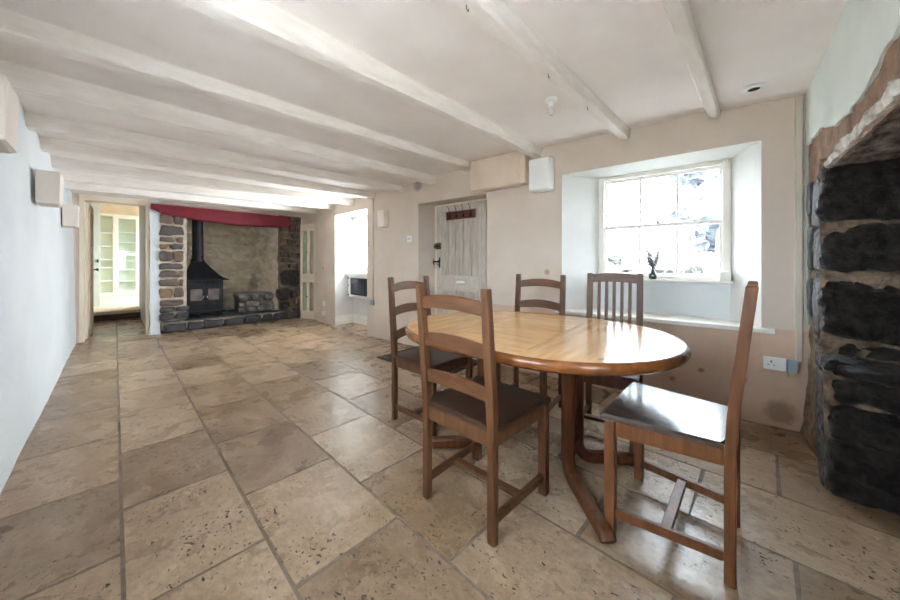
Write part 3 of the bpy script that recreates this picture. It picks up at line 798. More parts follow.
hexa(bm, [(0, .03, .02), (.008, .03, .02), (Lc * .45 + .01, .27, .02), (Lc * .45, .27, .02)], [(0, .03, 1.89), (.008, .03, 1.89), (Lc * .45 + .01, .27, 1.89), (Lc * .45, .27, 1.89)])
hexa(bm, [(Lc - .008, .03, .02), (Lc, .03, .02), (Lc * .55, .27, .02), (Lc * .55 - .01, .27, .02)], [(Lc - .008, .03, 1.89), (Lc, .03, 1.89), (Lc * .55, .27, 1.89), (Lc * .55 - .01, .27, 1.89)])
box(bm, Lc * .44, Lc * .56, .26, .275, .02, 1.89)
obj('back_panel', bm, M['backpanel'], CB)
for (z0, z1) in ((.11, .79), (.85, 1.82)):
    x0, x1 = .03, Lc - .03; st = .042
    bm = bmesh.new()
    box(bm, x0, x0 + st, -.012, .012, z0, z1, .003); box(bm, x1 - st, x1, -.012, .012, z0, z1, .003)
    xm = (x0 + x1) / 2; box(bm, xm - .03, xm + .03, -.010, .010, z0 + .03, z1 - .03, .003)
    box(bm, x0 + st, x1 - st, -.011, .011, z0 + .0005, z0 + .055, .002); box(bm, x0 + st, x1 - st, -.011, .011, z1 - .055, z1 - .0005, .002)
    dd = obj('door', bm, M['cream'], CB)
    bm = bmesh.new(); box(bm, x0 + .03, x1 - .03, -.001, .002, z0 + .04, z1 - .04); obj('pane', bm, M['cabglass'], dd)
    bm = bmesh.new(); lathe(bm, [(.006, 0), (.007, .012), (.014, .02), (.012, .028)], seg=14)
    kk = obj('knob', bm, M['blackmetal'], dd, True, loc=(xm - .012, -.012, (z0 + z1) / 2)); kk.rotation_euler = (R(90), 0, 0)

# ------------------------------------------------------------------ far fireplace
FP = thing('fireplace', 'wide rubble stone inglenook fireplace with red lintel at the far end', 'fireplace', (.5, BACK, 0))
OX, OY = .5, BACK
def row_wall(bm, x0, x1, z0, z1, y, rng, hmin, hmax, wmin, wmax, gap, depth, amp=.10, cuts=6, keep=None, mi=0):
    z = z0
    while z < z1 - .03:
        h = min(rng.uniform(hmin, hmax), z1 - z)
        x = x0 - rng.uniform(0, wmin * .3)
        while x < x1 - .02:
            w = min(rng.uniform(wmin, wmax), x1 - x)
            if x1 - (x + w) < wmin * .5: w = x1 - x
            xa = max(x, x0)
            if x + w - xa > .04:
                hh = h * rng.uniform(.86, 1.0)
                stone(bm, ((xa + x + w) / 2, y + rng.uniform(-.012, .012), z + hh / 2), ((x + w - xa) / 2 - gap, depth, hh / 2 - gap), rng, cuts, amp * 1.25, rng.uniform(6, 11), mi=mi)
            x += w
        z += h
# left pier: coloured stones in pale mortar
rng = random.Random(7)
bm = bmesh.new()
row_wall(bm, .475 - OX, .79 - OX, .42, 1.90, -.02, rng, .10, .20, .14, .34, .012, .05, .16)
pl = obj('left_pier_stones', bm, M['stone'], FP, True)
bm = bmesh.new()
row_wall(bm, .475 - OX, .86 - OX, .20, .42, -.03, rng, .09, .13, .12, .24, .010, .05, .16)
obj('left_pier_foot', bm, M['slate'], FP, True)
bm = bmesh.new(); box(bm, .46 - OX, .825 - OX, -.025, .55, 0, 1.95); obj('left_pier', bm, M['mortar'], FP)
# hearth plinth with dark slates
bm = bmesh.new()
row_wall(bm, .52 - OX, 2.66 - OX, .01, .20, -.06, rng, .15, .19, .17, .34, .012, .06, .10)
obj('hearth_stones', bm, M['slate'], FP, True)
bm = bmesh.new()
def hearth(u, v):
    x = lerp(.50, 2.70, u) - OX; y = lerp(-.06, .98, v)
    return (x, y, .185 + .012 * NZ((x * 5, y * 5, 1)) + .01 * NZ((x * 14, y * 14, 5)) - (.18 if v == 0 else 0))
grid(bm, hearth, 60, 26)
obj('hearth', bm, M['slate'], FP, True)
bm = bmesh.new(); box(bm, .51 - OX, 2.68 - OX, -.05, .2, .0, .17); obj('hearth_core', bm, M['mortar'], FP)
# right pier: dark stones
bm = bmesh.new()
def st(bm, x, z, w, h, d=.06, a=.12, y=-.03, sq=7): stone(bm, (x - OX, y, z), (w / 2 - .009, d, h / 2 - .009), rng, 7, a, sq)
for (x, z, w, h) in ((2.33, 1.04, .16, .13), (2.49, 1.06, .15, .10), (2.61, 1.05, .10, .13), (2.35, 1.17, .20, .11), (2.54, 1.16, .17, .09), (2.32, 1.29, .14, .12), (2.46, 1.27, .13, .10), (2.59, 1.27, .12, .12),
                     (2.36, 1.42, .21, .13), (2.56, 1.40, .17, .12), (2.32, 1.55, .13, .11), (2.46, 1.54, .14, .11), (2.60, 1.53, .11, .12), (2.35, 1.67, .19, .12), (2.55, 1.66, .19, .12), (2.33, 1.79, .15, .10), (2.47, 1.79, .12, .11), (2.60, 1.80, .13, .12),
                     (2.50, 1.92, .16, .12), (2.61, 1.94, .09, .14), (2.54, 2.02, .2, .07), (2.50, .50, .11, .16), (2.61, .55, .10, .22), (2.47, .30, .12, .16), (2.60, .33, .13, .18), (2.40, .12, .14, .17), (2.58, .13, .17, .18)):
    st(bm, x, z, w, h)
obj('right_pier_stones', bm, M['pierstone'], FP, True)
for (x, z, w, h, q) in ((2.44, .82, .40, .33, 5), (2.32, .50, .28, .28, 3), (2.33, .27, .17, .18, 4)):
    bm = bmesh.new(); st(bm, x, z, w, h, .075, .12, -.035, q); obj('boulder', bm, M['soot'], FP, True)
bm = bmesh.new(); box(bm, 2.25 - OX, 2.67 - OX, -.025, .5, 0, 2.06); obj('right_pier', bm, M['piermortar'], FP)
# recess: limewashed rubble walls
bm = bmesh.new()
def rk(u, v):
    pts = [(0, (.80, 0)), (.12, (.81, .62)), (.2, (.84, .80)), (.72, (1.90, .82)), (.78, (1.95, .78)), (1, (2.27, .0))]
    for (a, p), (b, q) in zip(pts, pts[1:]):
        if u <= b + 1e-9:
            f = (u - a) / (b - a); x = lerp(p[0], q[0], f); y = lerp(p[1], q[1], f); break
    z = lerp(.12, 2.3, v); s = 5.0
    k = .035 * NZ((x * s, y * s, z * s * 1.4)) + .018 * NZ((x * 13, y * 13, z * 15))
    f = min(1, (1 - u) * 20) * min(1, u * 20)
    return (x - OX - k * f * (1 if u > .7 else 0), y + k * f * (-1), z)
grid(bm, rk, 110, 80)
obj('recess_wall', bm, M['limewash'], FP, True)
bm = bmesh.new(); box(bm, .6 - OX, 2.5 - OX, .85, 1.0, .0, 2.42); box(bm, .6 - OX, 2.5 - OX, .12, .9, 2.3, 2.42); box(bm, .45 - OX, .76 - OX, .1, .9, 0, 2.42); box(bm, 2.45 - OX, 2.7 - OX, .1, .9, 0, 2.42)
struct(obj('wall_chimney_far', bm, M['limewash'], loc=(.5, BACK, 0)))
# low stone bench in the recess
bm = bmesh.new()
row_wall(bm, 1.60 - OX, 2.34 - OX, .19, .53, .20, rng, .09, .14, .12, .26, .006, .07, .16)
for k in range(6): stone(bm, (1.68 - OX + k * .115, .40, .51), (.085, .20, .045), rng, 3, .14)
box(bm, 1.66 - OX, 2.26 - OX, .22, .70, .15, .50)
obj('stone_bench', bm, M['hearthbench'], FP, True)
# lintel
bm = bmesh.new()
lo = [(.385, 1.955), (.47, 1.93), (.50, 1.885), (.56, 1.89), (.62, 1.868), (.9, 1.845), (1.3, 1.815), (1.6, 1.80), (1.95, 1.812), (2.43, 1.825)]
n = 60; rings = []
for i in range(n + 1):
    x = lerp(.385, 2.43, i / n); zb = pw(x, lo); zt = 2.035 + .006 * NZ((x * 3, 0, 0)); k = .006 * NZ((x * 6, 3, 0))
    rings.append([bm.verts.new(p) for p in ((x - OX, -.12 + k, zt), (x - OX, -.12 + k, zb + .01), (x - OX, -.11 + k, zb), (x - OX, .12, zb + .004), (x - OX, .12, zt))])
for a, b in zip(rings, rings[1:]):
    for k in range(5):
        j = (k + 1) % 5; bm.faces.new((a[k], a[j], b[j], b[k]))
bm.faces.new(rings[0]); bm.faces.new(rings[-1])
obj('lintel', bm, M['red'], FP, True)

# ------------------------------------------------------------------ stove
ST = thing('wood_stove', 'black iron wood stove with canopy and flue standing in the fireplace', 'stove', (1.085, BACK + .27, .192))
bm = bmesh.new(); box(bm, -.265, .265, -.20, .20, .09, .62, .012); obj('body', bm, M['iron'], ST)
bm = bmesh.new()
hexa(bm, [(-.335, -.27, .62), (.335, -.27, .62), (.335, .25, .62), (-.335, .25, .62)], [(-.335, -.27, .64), (.335, -.27, .64), (.335, .25, .64), (-.335, .25, .64)])
prev = None
for i in range(9):
    f = i / 8; r = lerp(.33, .085, f ** .62); z = lerp(.64, .96, f)
    ry = lerp(.26, .085, f ** .62)
    sx_, sy_ = -.05 * f, .16 * f
    ring = [bm.verts.new(p) for p in ((-r + sx_, -ry + sy_, z), (r + sx_, -ry + sy_, z), (r + sx_, ry * .95 + sy_, z), (-r + sx_, ry * .95 + sy_, z))]
    if prev:
        for k in range(4):
            j = (k + 1) % 4; bm.faces.new((prev[k], prev[j], ring[j], ring[k]))
    prev = ring
bm.faces.new(prev)
obj('canopy', bm, M['iron'], ST)
bm = bmesh.new(); lathe(bm, [(.095, .94), (.10, .99), (.085, 1.0), (.085, 1.03), (.090, 1.032), (.090, 1.06), (.085, 1.062), (.080, 2.1)], cx=-.05, cy=.16, seg=28)
obj('flue_pipe', bm, M['iron'], ST, True)
bm = bmesh.new(); box(bm, -.285, .285, -.26, -.19, .07, .10, .006); obj('hearth_lip', bm, M['iron'], ST)
for sx in (-1, 1):
    a, b = (-.235, -.008) if sx < 0 else (.008, .235)
    bm = bmesh.new(); box(bm, a, b, -.222, -.20, .20, .57, .006); d_ = obj('door', bm, M['iron'], ST)
    bm = bmesh.new(); box(bm, (a + b) / 2 - .082, (a + b) / 2 + .082, -.228, -.221, .28, .48, .012); obj('pane', bm, M['stoveglass'], d_)
    bm = bmesh.new(); tube(bm, [(sx * .022, -.222, .36), (sx * .022, -.25, .36), (sx * .03, -.25, .32)], .007, 8); obj('handle', bm, M['chrome'], d_, True)
for k in range(2):
    for s in (-1, 1):
        bm = bmesh.new(); box(bm, s * .235 - .02, s * .235 + .02, (-.17 if k else .17) - .02, (-.17 if k else .17) + .02, 0, .10, .004); obj('foot', bm, M['iron'], ST)
bm = bmesh.new()
for x in (-.06, 0, .06): tube(bm, [(x - .02, -.23, .585), (x, -.245, .60), (x + .02, -.23, .585)], .006, 6)
obj('air_vent', bm, M['iron'], ST)
PK = thing('fire_poker', 'thin black poker leaning on the front of the stove', 'poker', (1.03, BACK + .02, .20))
bm = bmesh.new(); tube(bm, [(0, 0, 0), (-.09, .035, .24), (-.17, .055, .45)], .006, 6); obj('rod', bm, M['blackmetal'], PK, True)
bm = bmesh.new(); tube(bm, [(-.17, .055, .45), (-.182, .056, .48)], .010, 8); obj('grip', bm, M['blackmetal'], PK, True)

# ------------------------------------------------------------------ doorway, hall and room beyond
bm = bmesh.new()
y0, y1 = BACK - .012, BACK + .19
box(bm, -.352, -.300, y0, y1, 0, 2.10, .004); box(bm, .330, .372, y0, y1, 0, 2.10, .004)
box(bm, -.300, .330, y0, y1 - .002, 2.005, 2.10, .004)
struct(obj('door_frame_trim_4'.replace('door_frame_', ''), bm, M['cream']))
bm = bmesh.new(); box(bm, -.60, -.345, BACK + .18, 9.8, -.02, 2.42); struct(obj('wall_hall_left', bm, M['creamwall']))
bm = bmesh.new(); box(bm, .365, .46, BACK + .18, 9.8, -.02, 2.42); struct(obj('wall_hall_right', bm, M['whitewall']))
bm = bmesh.new(); box(bm, -.6, .5, BACK + .18, 9.9, 2.36, 2.46); struct(obj('ceiling_hall', bm, M['ceiling']))
bm = bmesh.new(); box(bm, -.36, .375, 9.18, 9.25, -.02, .165); struct(obj('trim_5', bm, M['riser']))
bm = bmesh.new(); box(bm, -1.9, 1.7, 9.6, 14.4, .10, .165); box(bm, -.37, .38, 9.15, 9.8, .12, .18, .008)
struct(obj('floor_far_room', bm, M['carpet']))
bm = bmesh.new()
box(bm, -1.9, 1.7, 14.3, 14.45, 0, 3.0); box(bm, -2.0, -1.9, 9.7, 14.4, 0, 3.0)
box(bm, -2.0, -.345, 9.7, 9.8, 0, 3.0); box(bm, .365, 1.8, 9.7, 9.8, 0, 3.0); box(bm, -.345, .365, 9.7, 9.8, 2.36, 3.0)
struct(obj('wall_far_room', bm, M['cream']))
bm = bmesh.new()
box(bm, 1.7, 1.85, 9.7, 10.3, 0, 3.0); box(bm, 1.7, 1.85, 13.4, 14.45, 0, 3.0); box(bm, 1.7, 1.85, 10.3, 13.4, 0, .9); box(bm, 1.7, 1.85, 10.3, 13.4, 2.5, 3.0)  # leaves an opening for the added side window
struct(obj('wall_far_room_right', bm, M['cream']))
bm = bmesh.new(); box(bm, -2, 1.85, 9.7, 14.45, 3.0, 3.1); struct(obj('ceiling_far_room', bm, M['ceiling']))
w = sash_window('added_window_4', (-1.55, 1.55, .9, 2.5), 0, 3, 1.7, M['gloss'], M['glass'])  # unseen side window, added so sky light reaches the far room
w.location = (1.74, 11.85, 0); w.rotation_euler = (0, 0, R(90))

# open panelled door folded against the hall wall
D2 = struct(bpy.data.objects.new('door_2', None), 'open cream panelled door folded back inside the doorway', 'door'); COL.objects.link(D2)
D2.location = (-.298, BACK + .17, .01); D2.rotation_euler = (0, 0, R(86.5))
bm = bmesh.new()
box(bm, 0, .66, -.018, .018, 0, 1.98, .003); obj('door_leaf', bm, M['cream'], D2)
bm = bmesh.new()
for (a, b) in ((.08, .30), (.36, .58)):
    for (z0, z1) in ((.15, .75), (.85, 1.25), (1.35, 1.88)): box(bm, a, b, -.026, -.016, z0, z1, .006)
obj('panels', bm, M['cupboard'], D2)
bm = bmesh.new(); lathe(bm, [(.01, 0), (.01, .03), (.024, .04), (.022, .06)], seg=14)
k = obj('door_handle', bm, M['darkmetal'], D2, True, loc=(.61, -.018, 1.0)); k.rotation_euler = (R(90), 0, 0)
D3 = struct(bpy.data.objects.new('door_3', None), 'pale grey green door standing ajar at the end of the hall', 'door'); COL.objects.link(D3)
D3.location = (-.90, 10.25, .17); D3.rotation_euler = (0, 0, R(30))
bm = bmesh.new(); box(bm, 0, .76, -.02, .02, 0, 2.35, .003); obj('door_leaf', bm, M['paledoor'], D3)
bm = bmesh.new(); box(bm, .64, .72, -.05, -.04, .985, .997, .003); box(bm, .708, .724, -.045, -.02, .96, 1.03, .003); obj('door_handle', bm, M['blackmetal'], D3)

# bookcase with glazed door
BK = thing('bookcase', 'tall white bookcase with one glazed door in the room beyond the hall', 'bookcase', (0, 13.95, .166))
x0, x1, H = -.42, .62, 2.42
bm = bmesh.new()
box(bm, x0, x0 + .04, 0, .33, 0, H, .003); box(bm, x1 - .04, x1, 0, .33, 0, H, .003); box(bm, -.045, -.005, 0, .33, 0, H, .003)
box(bm, x0 + .04, x1 - .04, .002, .328, 0.001, .08, .003); box(bm, x0 + .04, x1 - .04, .002, .328, H - .06, H - .001, .003); obj('carcass', bm, M['bookwhite'], BK)
bm = bmesh.new(); box(bm, x0 + .02, x1 - .02, .30, .325, .05, H - .03); obj('back_panel', bm, M['backpanel'], BK)
for z in (.42, .82, 1.05, 1.45, 1.85):
    bm = bmesh.new(); box(bm, x0 + .04, -.045, .02, .30, z, z + .025, .002); obj('shelf', bm, M['bookwhite'], BK)
for z in (.40, .74, 1.02, 1.30, 1.58, 1.88):
    bm = bmesh.new(); box(bm, -.005, x1 - .04, .02, .30, z, z + .025, .002); obj('shelf', bm, M['bookwhite'], BK)
bm = bmesh.new()
a, b = .0, x1 - .10
box(bm, a, a + .07, -.03, -.002, .05, H - .03, .003); box(bm, b - .07, b, -.03, -.002, .05, H - .03, .003); box(bm, a + .07, b - .07, -.029, -.003, .05, .14, .002); box(bm, a + .07, b - .07, -.029, -.003, H - .12, H - .03, .002)
box(bm, a + .07, b - .07, -.029, -.003, 1.20, 1.27, .002)
dd = obj('glazed_door', bm, M['bookwhite'], BK)
bm = bmesh.new(); box(bm, a + .05, b - .05, -.018, -.014, .1, H - .08); obj('pane', bm, M['glass'], dd)

# ------------------------------------------------------------------ near inglenook (dark stone jamb at the right picture edge)
NI = thing('stone_inglenook', 'sooty black stone fireplace jamb and flaking lintel at the right picture edge', 'fireplace', (NX, nearY(NX), 0))
OX, OY = NX, nearY(NX)
rng = random.Random(21)
bm = bmesh.new()
def bigstone(bm, c, s, rng, cuts, amp, sq, nscale=14):
    n0 = len(bm.verts); stone(bm, c, s, rng, cuts * 2, amp, sq, nscale=nscale)
    bm.verts.ensure_lookup_table()
    for v in bm.verts[n0:]:
        d = v.co - Vector(c); dn = Vector((d.x / s[0] ** 2, d.y / s[1] ** 2, d.z / s[2] ** 2)).normalized()
        v.co += dn * (.013 * NZ(v.co * 22) + .010 * abs(NZ(v.co * 40)) + .014 * NZ(v.co * 9))
def big(x0, x1, y0, y1, z0, z1, a=.05, cuts=12, sq=9): bigstone(bm, ((x0 + x1) / 2 - OX, (y0 + y1) / 2 - OY, (z0 + z1) / 2), ((x1 - x0) / 2, (y1 - y0) / 2, (z1 - z0) / 2), rng, cuts, a, sq, nscale=14)
yf = -.195
big(2.58, 2.86, -.70, yf, 1.325, 1.63); big(2.585, 2.86, -.50, yf - .004, 1.065, 1.292); big(2.58, 2.86, -.66, yf, .70, 1.045, .06)
big(2.60, 2.86, -.62, yf - .012, .635, .69, .12)
big(2.60, 2.86, -.95, -.51, 1.08, 1.30, .07); big(2.60, 2.86, -1.2, -.71, 1.33, 1.62); big(2.60, 2.86, -1.2, -.67, .71, 1.05)
# lower, protruding courses
big(2.41, 2.75, -.70, -.235, .545, .612, .16, 8, 6); big(2.46, 2.78, -.36, -.195, .575, .628, .16, 8, 5)
big(2.425, 2.76, -.47, -.215, .425, .548, .09, 10, 6); big(2.44, 2.76, -.85, -.48, .42, .545, .09, 10, 6)
big(2.40, 2.76, -.55, -.20, .240, .43, .08, 12, 6); big(2.41, 2.76, -.95, -.56, .245, .425, .08, 10, 6)
big(2.38, 2.80, -.64, -.20, -.01, .255, .06, 12, 8); big(2.39, 2.80, -1.1, -.65, -.01, .25, .06, 10, 8)
obj('jamb_stones', bm, M['soot'], NI, True)
bm = bmesh.new()
def mort(u, v):
    y = lerp(-.20, -1.15, u); z = lerp(-.01, 1.66, v)
    xb = pw(z, [(0, 2.415), (.5, 2.455), (.56, 2.47), (.60, 2.60), (1.7, 2.615)])
    return (xb - OX + .02 * NZ((y * 9, z * 9, 3)) + .008 * NZ((y * 28, z * 28, 3)), y - OY, z)
grid(bm, mort, 60, 90)
def mortf(u, v):                                          # front face of the jamb up to the room corner
    z = lerp(-.01, 1.66, v)
    xb = pw(z, [(0, 2.43), (.5, 2.47), (.60, 2.61), (1.7, 2.62)])
    x = lerp(xb, 3.2, u); y = nearY(x) - .005 - .03 * math.exp(-((u) * 8)) + .05 * u * math.exp(-z * 3)
    return (x - OX + .01 * NZ((x * 9, z * 9, 7)), y - OY + .014 * NZ((x * 10, z * 10, 5)) + .006 * NZ((x * 30, z * 30, 5)), z)
grid(bm, mortf, 60, 90)
obj('jamb_mortar', bm, M['mortardk'], NI, True)
bm = bmesh.new()
for (x, z, w, h) in ((2.76, 1.45, .26, .28), (2.74, 1.16, .24, .2), (2.74, .86, .26, .3), (2.98, 1.5, .18, .2), (2.96, 1.2, .16, .26), (2.97, .9, .14, .22), (2.70, .58, .2, .1), (2.66, .46, .3, .14), (2.66, .3, .36, .16), (2.64, .12, .4, .22)):
    stone(bm, (x - OX, nearY(x) - OY - .012, z), (w / 2, .045, h / 2), rng, 7, .10, 6, nscale=16)
obj('front_stones', bm, M['slate'], NI, True)
# lintel: bare underside, flaking white arris
bm = bmesh.new(); n = 90; rings = []
for i in range(n + 1):
    x = lerp(.95, 2.66, i / n); y = nearY(x)
    k = .012 * NZ((x * 8, 0, 2)) + .008 * NZ((x * 25, 1, 0))
    rings.append([bm.verts.new((x - OX, a - OY, z)) for a, z in ((y - .01, 1.80), (y - .01 + k, 1.66), (y - .02 + k, 1.60 + k), (y - .16, 1.595 + k), (y - .34, 1.61 - k), (y - .34, 1.80))])
for a, b in zip(rings, rings[1:]):
    for k in range(6):
        j = (k + 1) % 6; bm.faces.new((a[k], a[j], b[j], b[k]))
bm.faces.new(rings[0]); bm.faces.new(rings[-1])
obj('lintel', bm, M['lintelwood'], NI, True)
bm = bmesh.new()
def band(u, v):
    x = lerp(.95, 2.66, u); y = nearY(x)
    top = 1.655 + .022 * NZ((x * 11, 4, 0)) - .05 * max(0, x - 2.15)
    z = lerp(1.598 + .012 * NZ((x * 13, 9, 0)), top, v)
    k = .012 * NZ((x * 16, z * 16, 1)) + .008 * NZ((x * 45, z * 45, 1))
    return (x - OX, y - OY + .016 - .03 * (v < .02) + k, z)
grid(bm, band, 160, 8)
obj('flaking_edge', bm, M['flake'], NI, False)
bm = bmesh.new()
def brown(u, v):
    x = lerp(.95, 3.16, u); z = lerp(1.59, 1.95, v); y = nearY(x)
    return (x - OX, y - OY + .004 + .008 * NZ((x * 12, z * 12, 1)) + .004 * NZ((x * 40, z * 40, 1)), z)
grid(bm, brown, 130, 24)
struct(obj('wall_near_render', bm, M['render'], None, True, loc=(OX, OY, 0)))
bm = bmesh.new()                                          # smooth plaster with a broken lower edge
bd = [(.9, 2.0), (1.2, 1.9), (1.5, 1.84), (1.67, 1.808), (1.79, 1.793), (1.93, 1.758), (2.03, 1.743), (2.23, 1.748), (2.45, 1.77), (2.69, 1.85), (3.0, 1.86), (3.2, 1.86)]
n = 150; rings = []
for i in range(n + 1):
    x = lerp(.95, 3.16, i / n); y = nearY(x) + .014
    z0 = pw(x, bd) + .012 * NZ((x * 14, 0, 0)) + .007 * NZ((x * 40, 3, 0))
    rings.append([bm.verts.new((x - OX, a - OY, z)) for a, z in ((y + .005, 2.42), (y + .005, z0 + .008), (y, z0), (y - .02, z0), (y - .02, 2.42))])
for a, b in zip(rings, rings[1:]):
    for k in range(5):
        j = (k + 1) % 5; bm.faces.new((a[k], a[j], b[j], b[k]))
struct(obj('wall_near_plaster', bm, M['plasterwhite'], None, True, loc=(OX, OY, 0)))
bm = bmesh.new()                                          # inside of the fireplace
box(bm, .7 - OX, 3.1 - OX, -1.3 - OY, -1.12 - OY, 0, 2.42); box(bm, .80 - OX, .98 - OX, -1.2 - OY, -.42 - OY, 0, 2.42); box(bm, .8 - OX, 3.1 - OX, -1.3 - OY, -.62 - OY, 2.3, 2.42)
box(bm, 2.80 - OX, 3.2 - OX, -1.25 - OY, -.26 - OY, 0, 2.42)
struct(obj('wall_chimney_near', bm, M['soot'], loc=(OX, OY, 0)))

# ------------------------------------------------------------------ dining table
TB = thing('dining_table', 'oval extending oak dining table on four curved bentwood legs', 'table', (1.655, .985, 0), .10)
Rx, Ls, Zt = .568, .188, .735
def oval(n, inset, z, e=Rx, l=Ls):
    o = []
    r = .562
    for i in range(n):
        a = 2 * math.pi * (i + .5) / n
        x = (e - inset) * math.cos(a); y = (r - inset) * math.sin(a) + (l if math.sin(a) > 0 else -l)
        o.append((x, y, z))
    return o
NSEG = 96
bm = bmesh.new()
prof = [(.045, Zt), (.012, Zt), (.004, Zt - .004), (-.004, Zt - .014), (-.005, Zt - .028), (.002, Zt - .042), (.014, Zt - .050), (.06, Zt - .050)]
rings = [[bm.verts.new(p) for p in oval(NSEG, a, z)] for a, z in prof]
for a, b in zip(rings, rings[1:]):
    for k in range(NSEG):
        j = (k + 1) % NSEG; bm.faces.new((a[k], a[j], b[j], b[k]))
bm.faces.new(rings[-1])
rim = obj('table_rim', bm, M['oakrim'], TB, True)
rin = oval(NSEG, .012, Zt + .0006)
def chunk(y0, y1, name, m):                               # three boards of the top, cut by their seams
    bm = bmesh.new(); pts = []
    for i in range(NSEG):
        p, q = rin[i], rin[(i + 1) % NSEG]
        if y0 <= p[1] <= y1: pts.append((p[0], p[1]))
        for yc in (y0, y1):
            if (p[1] - yc) * (q[1] - yc) < 0:
                f = (yc - p[1]) / (q[1] - p[1]); pts.append((lerp(p[0], q[0], f), yc))
    cx_ = sum(p[0] for p in pts) / len(pts); cy_ = sum(p[1] for p in pts) / len(pts)
    pts.sort(key=lambda p: math.atan2(p[1] - cy_, p[0] - cx_))
    prism(bm, pts, 2, Zt - .018, Zt + .0008)
    return obj(name, bm, m, TB)
chunk(-.9, -.2125, 'top_board', M['oak']); chunk(-.21, .21, 'extension_leaf', M['oakleaf']); chunk(.2125, .9, 'top_board', M['oak'])
bm = bmesh.new()
box(bm, -.30, .30, -.33, -.26, Zt - .075, Zt - .051, .004); box(bm, -.30, .30, .26, .33, Zt - .075, Zt - .051, .004)
box(bm, -.20, -.16, -.42, .42, Zt - .07, Zt - .052, .003); box(bm, .16, .20, -.42, .42, Zt - .07, Zt - .052, .003)
obj('under_frame', bm, M['tableleg'], TB)
for sy in (-1, 1):
    for sx in (-1, 1):
        # column then a rounded knee then a foot splayed at about 45 degrees
        cx, cy = sx * .08 - .026 * sy, sy * .245
        tip = Vector((sx * .335 + .038 * sy, sy * .512, 0)); dirh = Vector((tip.x - cx, tip.y - cy, 0)).normalized()
        side = Vector((0, 0, 1)).cross(dirh)
        pts = [Vector((cx, cy, Zt - .045)), Vector((cx, cy, .35)), Vector((cx, cy, .12))]
        for a in range(1, 7):
            f = a / 6 * math.pi / 2; rr = .075
            pts.append(Vector((cx, cy, 0)) + dirh * (rr * (1 - math.cos(f))) + Vector((0, 0, .12 - rr * math.sin(f))) + Vector((0, 0, -.008 * a / 6)))
        ln = (tip - Vector((cx, cy, 0))).length
        pts += [Vector((cx, cy, 0)) + dirh * ln * .55 + Vector((0, 0, .036)), Vector((cx, cy, 0)) + dirh * (ln - .012) + Vector((0, 0, .030)), Vector((cx, cy, 0)) + dirh * ln + Vector((0, 0, .022))]
        ths = [.055] * 3 + [.057] * 6 + [.060, .050, .034]
        bm = bmesh.new(); sweep(bm, pts, side, .055, ths, .010)
        for v in bm.verts:
            if v.co.z < .0012: v.co.z = .0012
        obj('leg', bm, M['tableleg'], TB, True)
    bm = bmesh.new(); box(bm, -.026 * sy - .055, -.026 * sy + .055, sy * .245 - .02, sy * .245 + .02, .09, .16, .004); obj('leg_block', bm, M['tableleg'], TB)

# ------------------------------------------------------------------ dining chairs
def posts(bm, x, w, H, y0, lean, sec=.036, secy=.033, seat=.46):
    a, b = sec / 2, secy / 2
    zs = [(0.001, 0), (seat - .05, 0), (seat + .10, -.008), (H - .008, -lean), (H, -lean)]
    rings = []
    for i, (z, dy) in enumerate(zs):
        k = .004 if i == len(zs) - 1 else 0
        rings.append([bm.verts.new(p) for p in ((x - a + k, y0 - b + dy + k, z), (x + a - k, y0 - b + dy + k, z), (x + a - k, y0 + b + dy - k, z), (x - a + k, y0 + b + dy - k, z))])
    for p, q in zip(rings, rings[1:]):
        for k in range(4):
            j = (k + 1) % 4; bm.faces.new((p[k], p[j], q[j], q[k]))
    bm.faces.new(rings[0][::-1]); bm.faces.new(rings[-1])
    bmesh.ops.bevel(bm, geom=[e for e in bm.edges if abs(e.verts[0].co.z - e.verts[1].co.z) > .01], offset=.004, segments=2, affect='EDGES')

def slat(bm, w, z0, z1, arch, y, bow, th=.016, leanf=None):
    n = 16; rings = []
    for i in range(n + 1):
        u = i / n * 2 - 1; x = u * w / 2; c = 1 - u * u
        yy = y - bow * c
        zb, zt = z0 + arch * .75 * c, z1 + arch * c
        yb = yy + leanf(zb); yt = yy + leanf(zt)
        rings.append([bm.verts.new(p) for p in ((x, yb - th / 2, zb), (x, yb + th / 2, zb), (x, yt + th / 2, zt - .002), (x, yt + th / 2 - .003, zt), (x, yt - th / 2 + .003, zt), (x, yt - th / 2, zt - .002))])
    for p, q in zip(rings, rings[1:]):
        for k in range(6):
            j = (k + 1) % 6; bm.faces.new((p[k], p[j], q[j], q[k]))
    bm.faces.new(rings[0][::-1]); bm.faces.new(rings[-1])

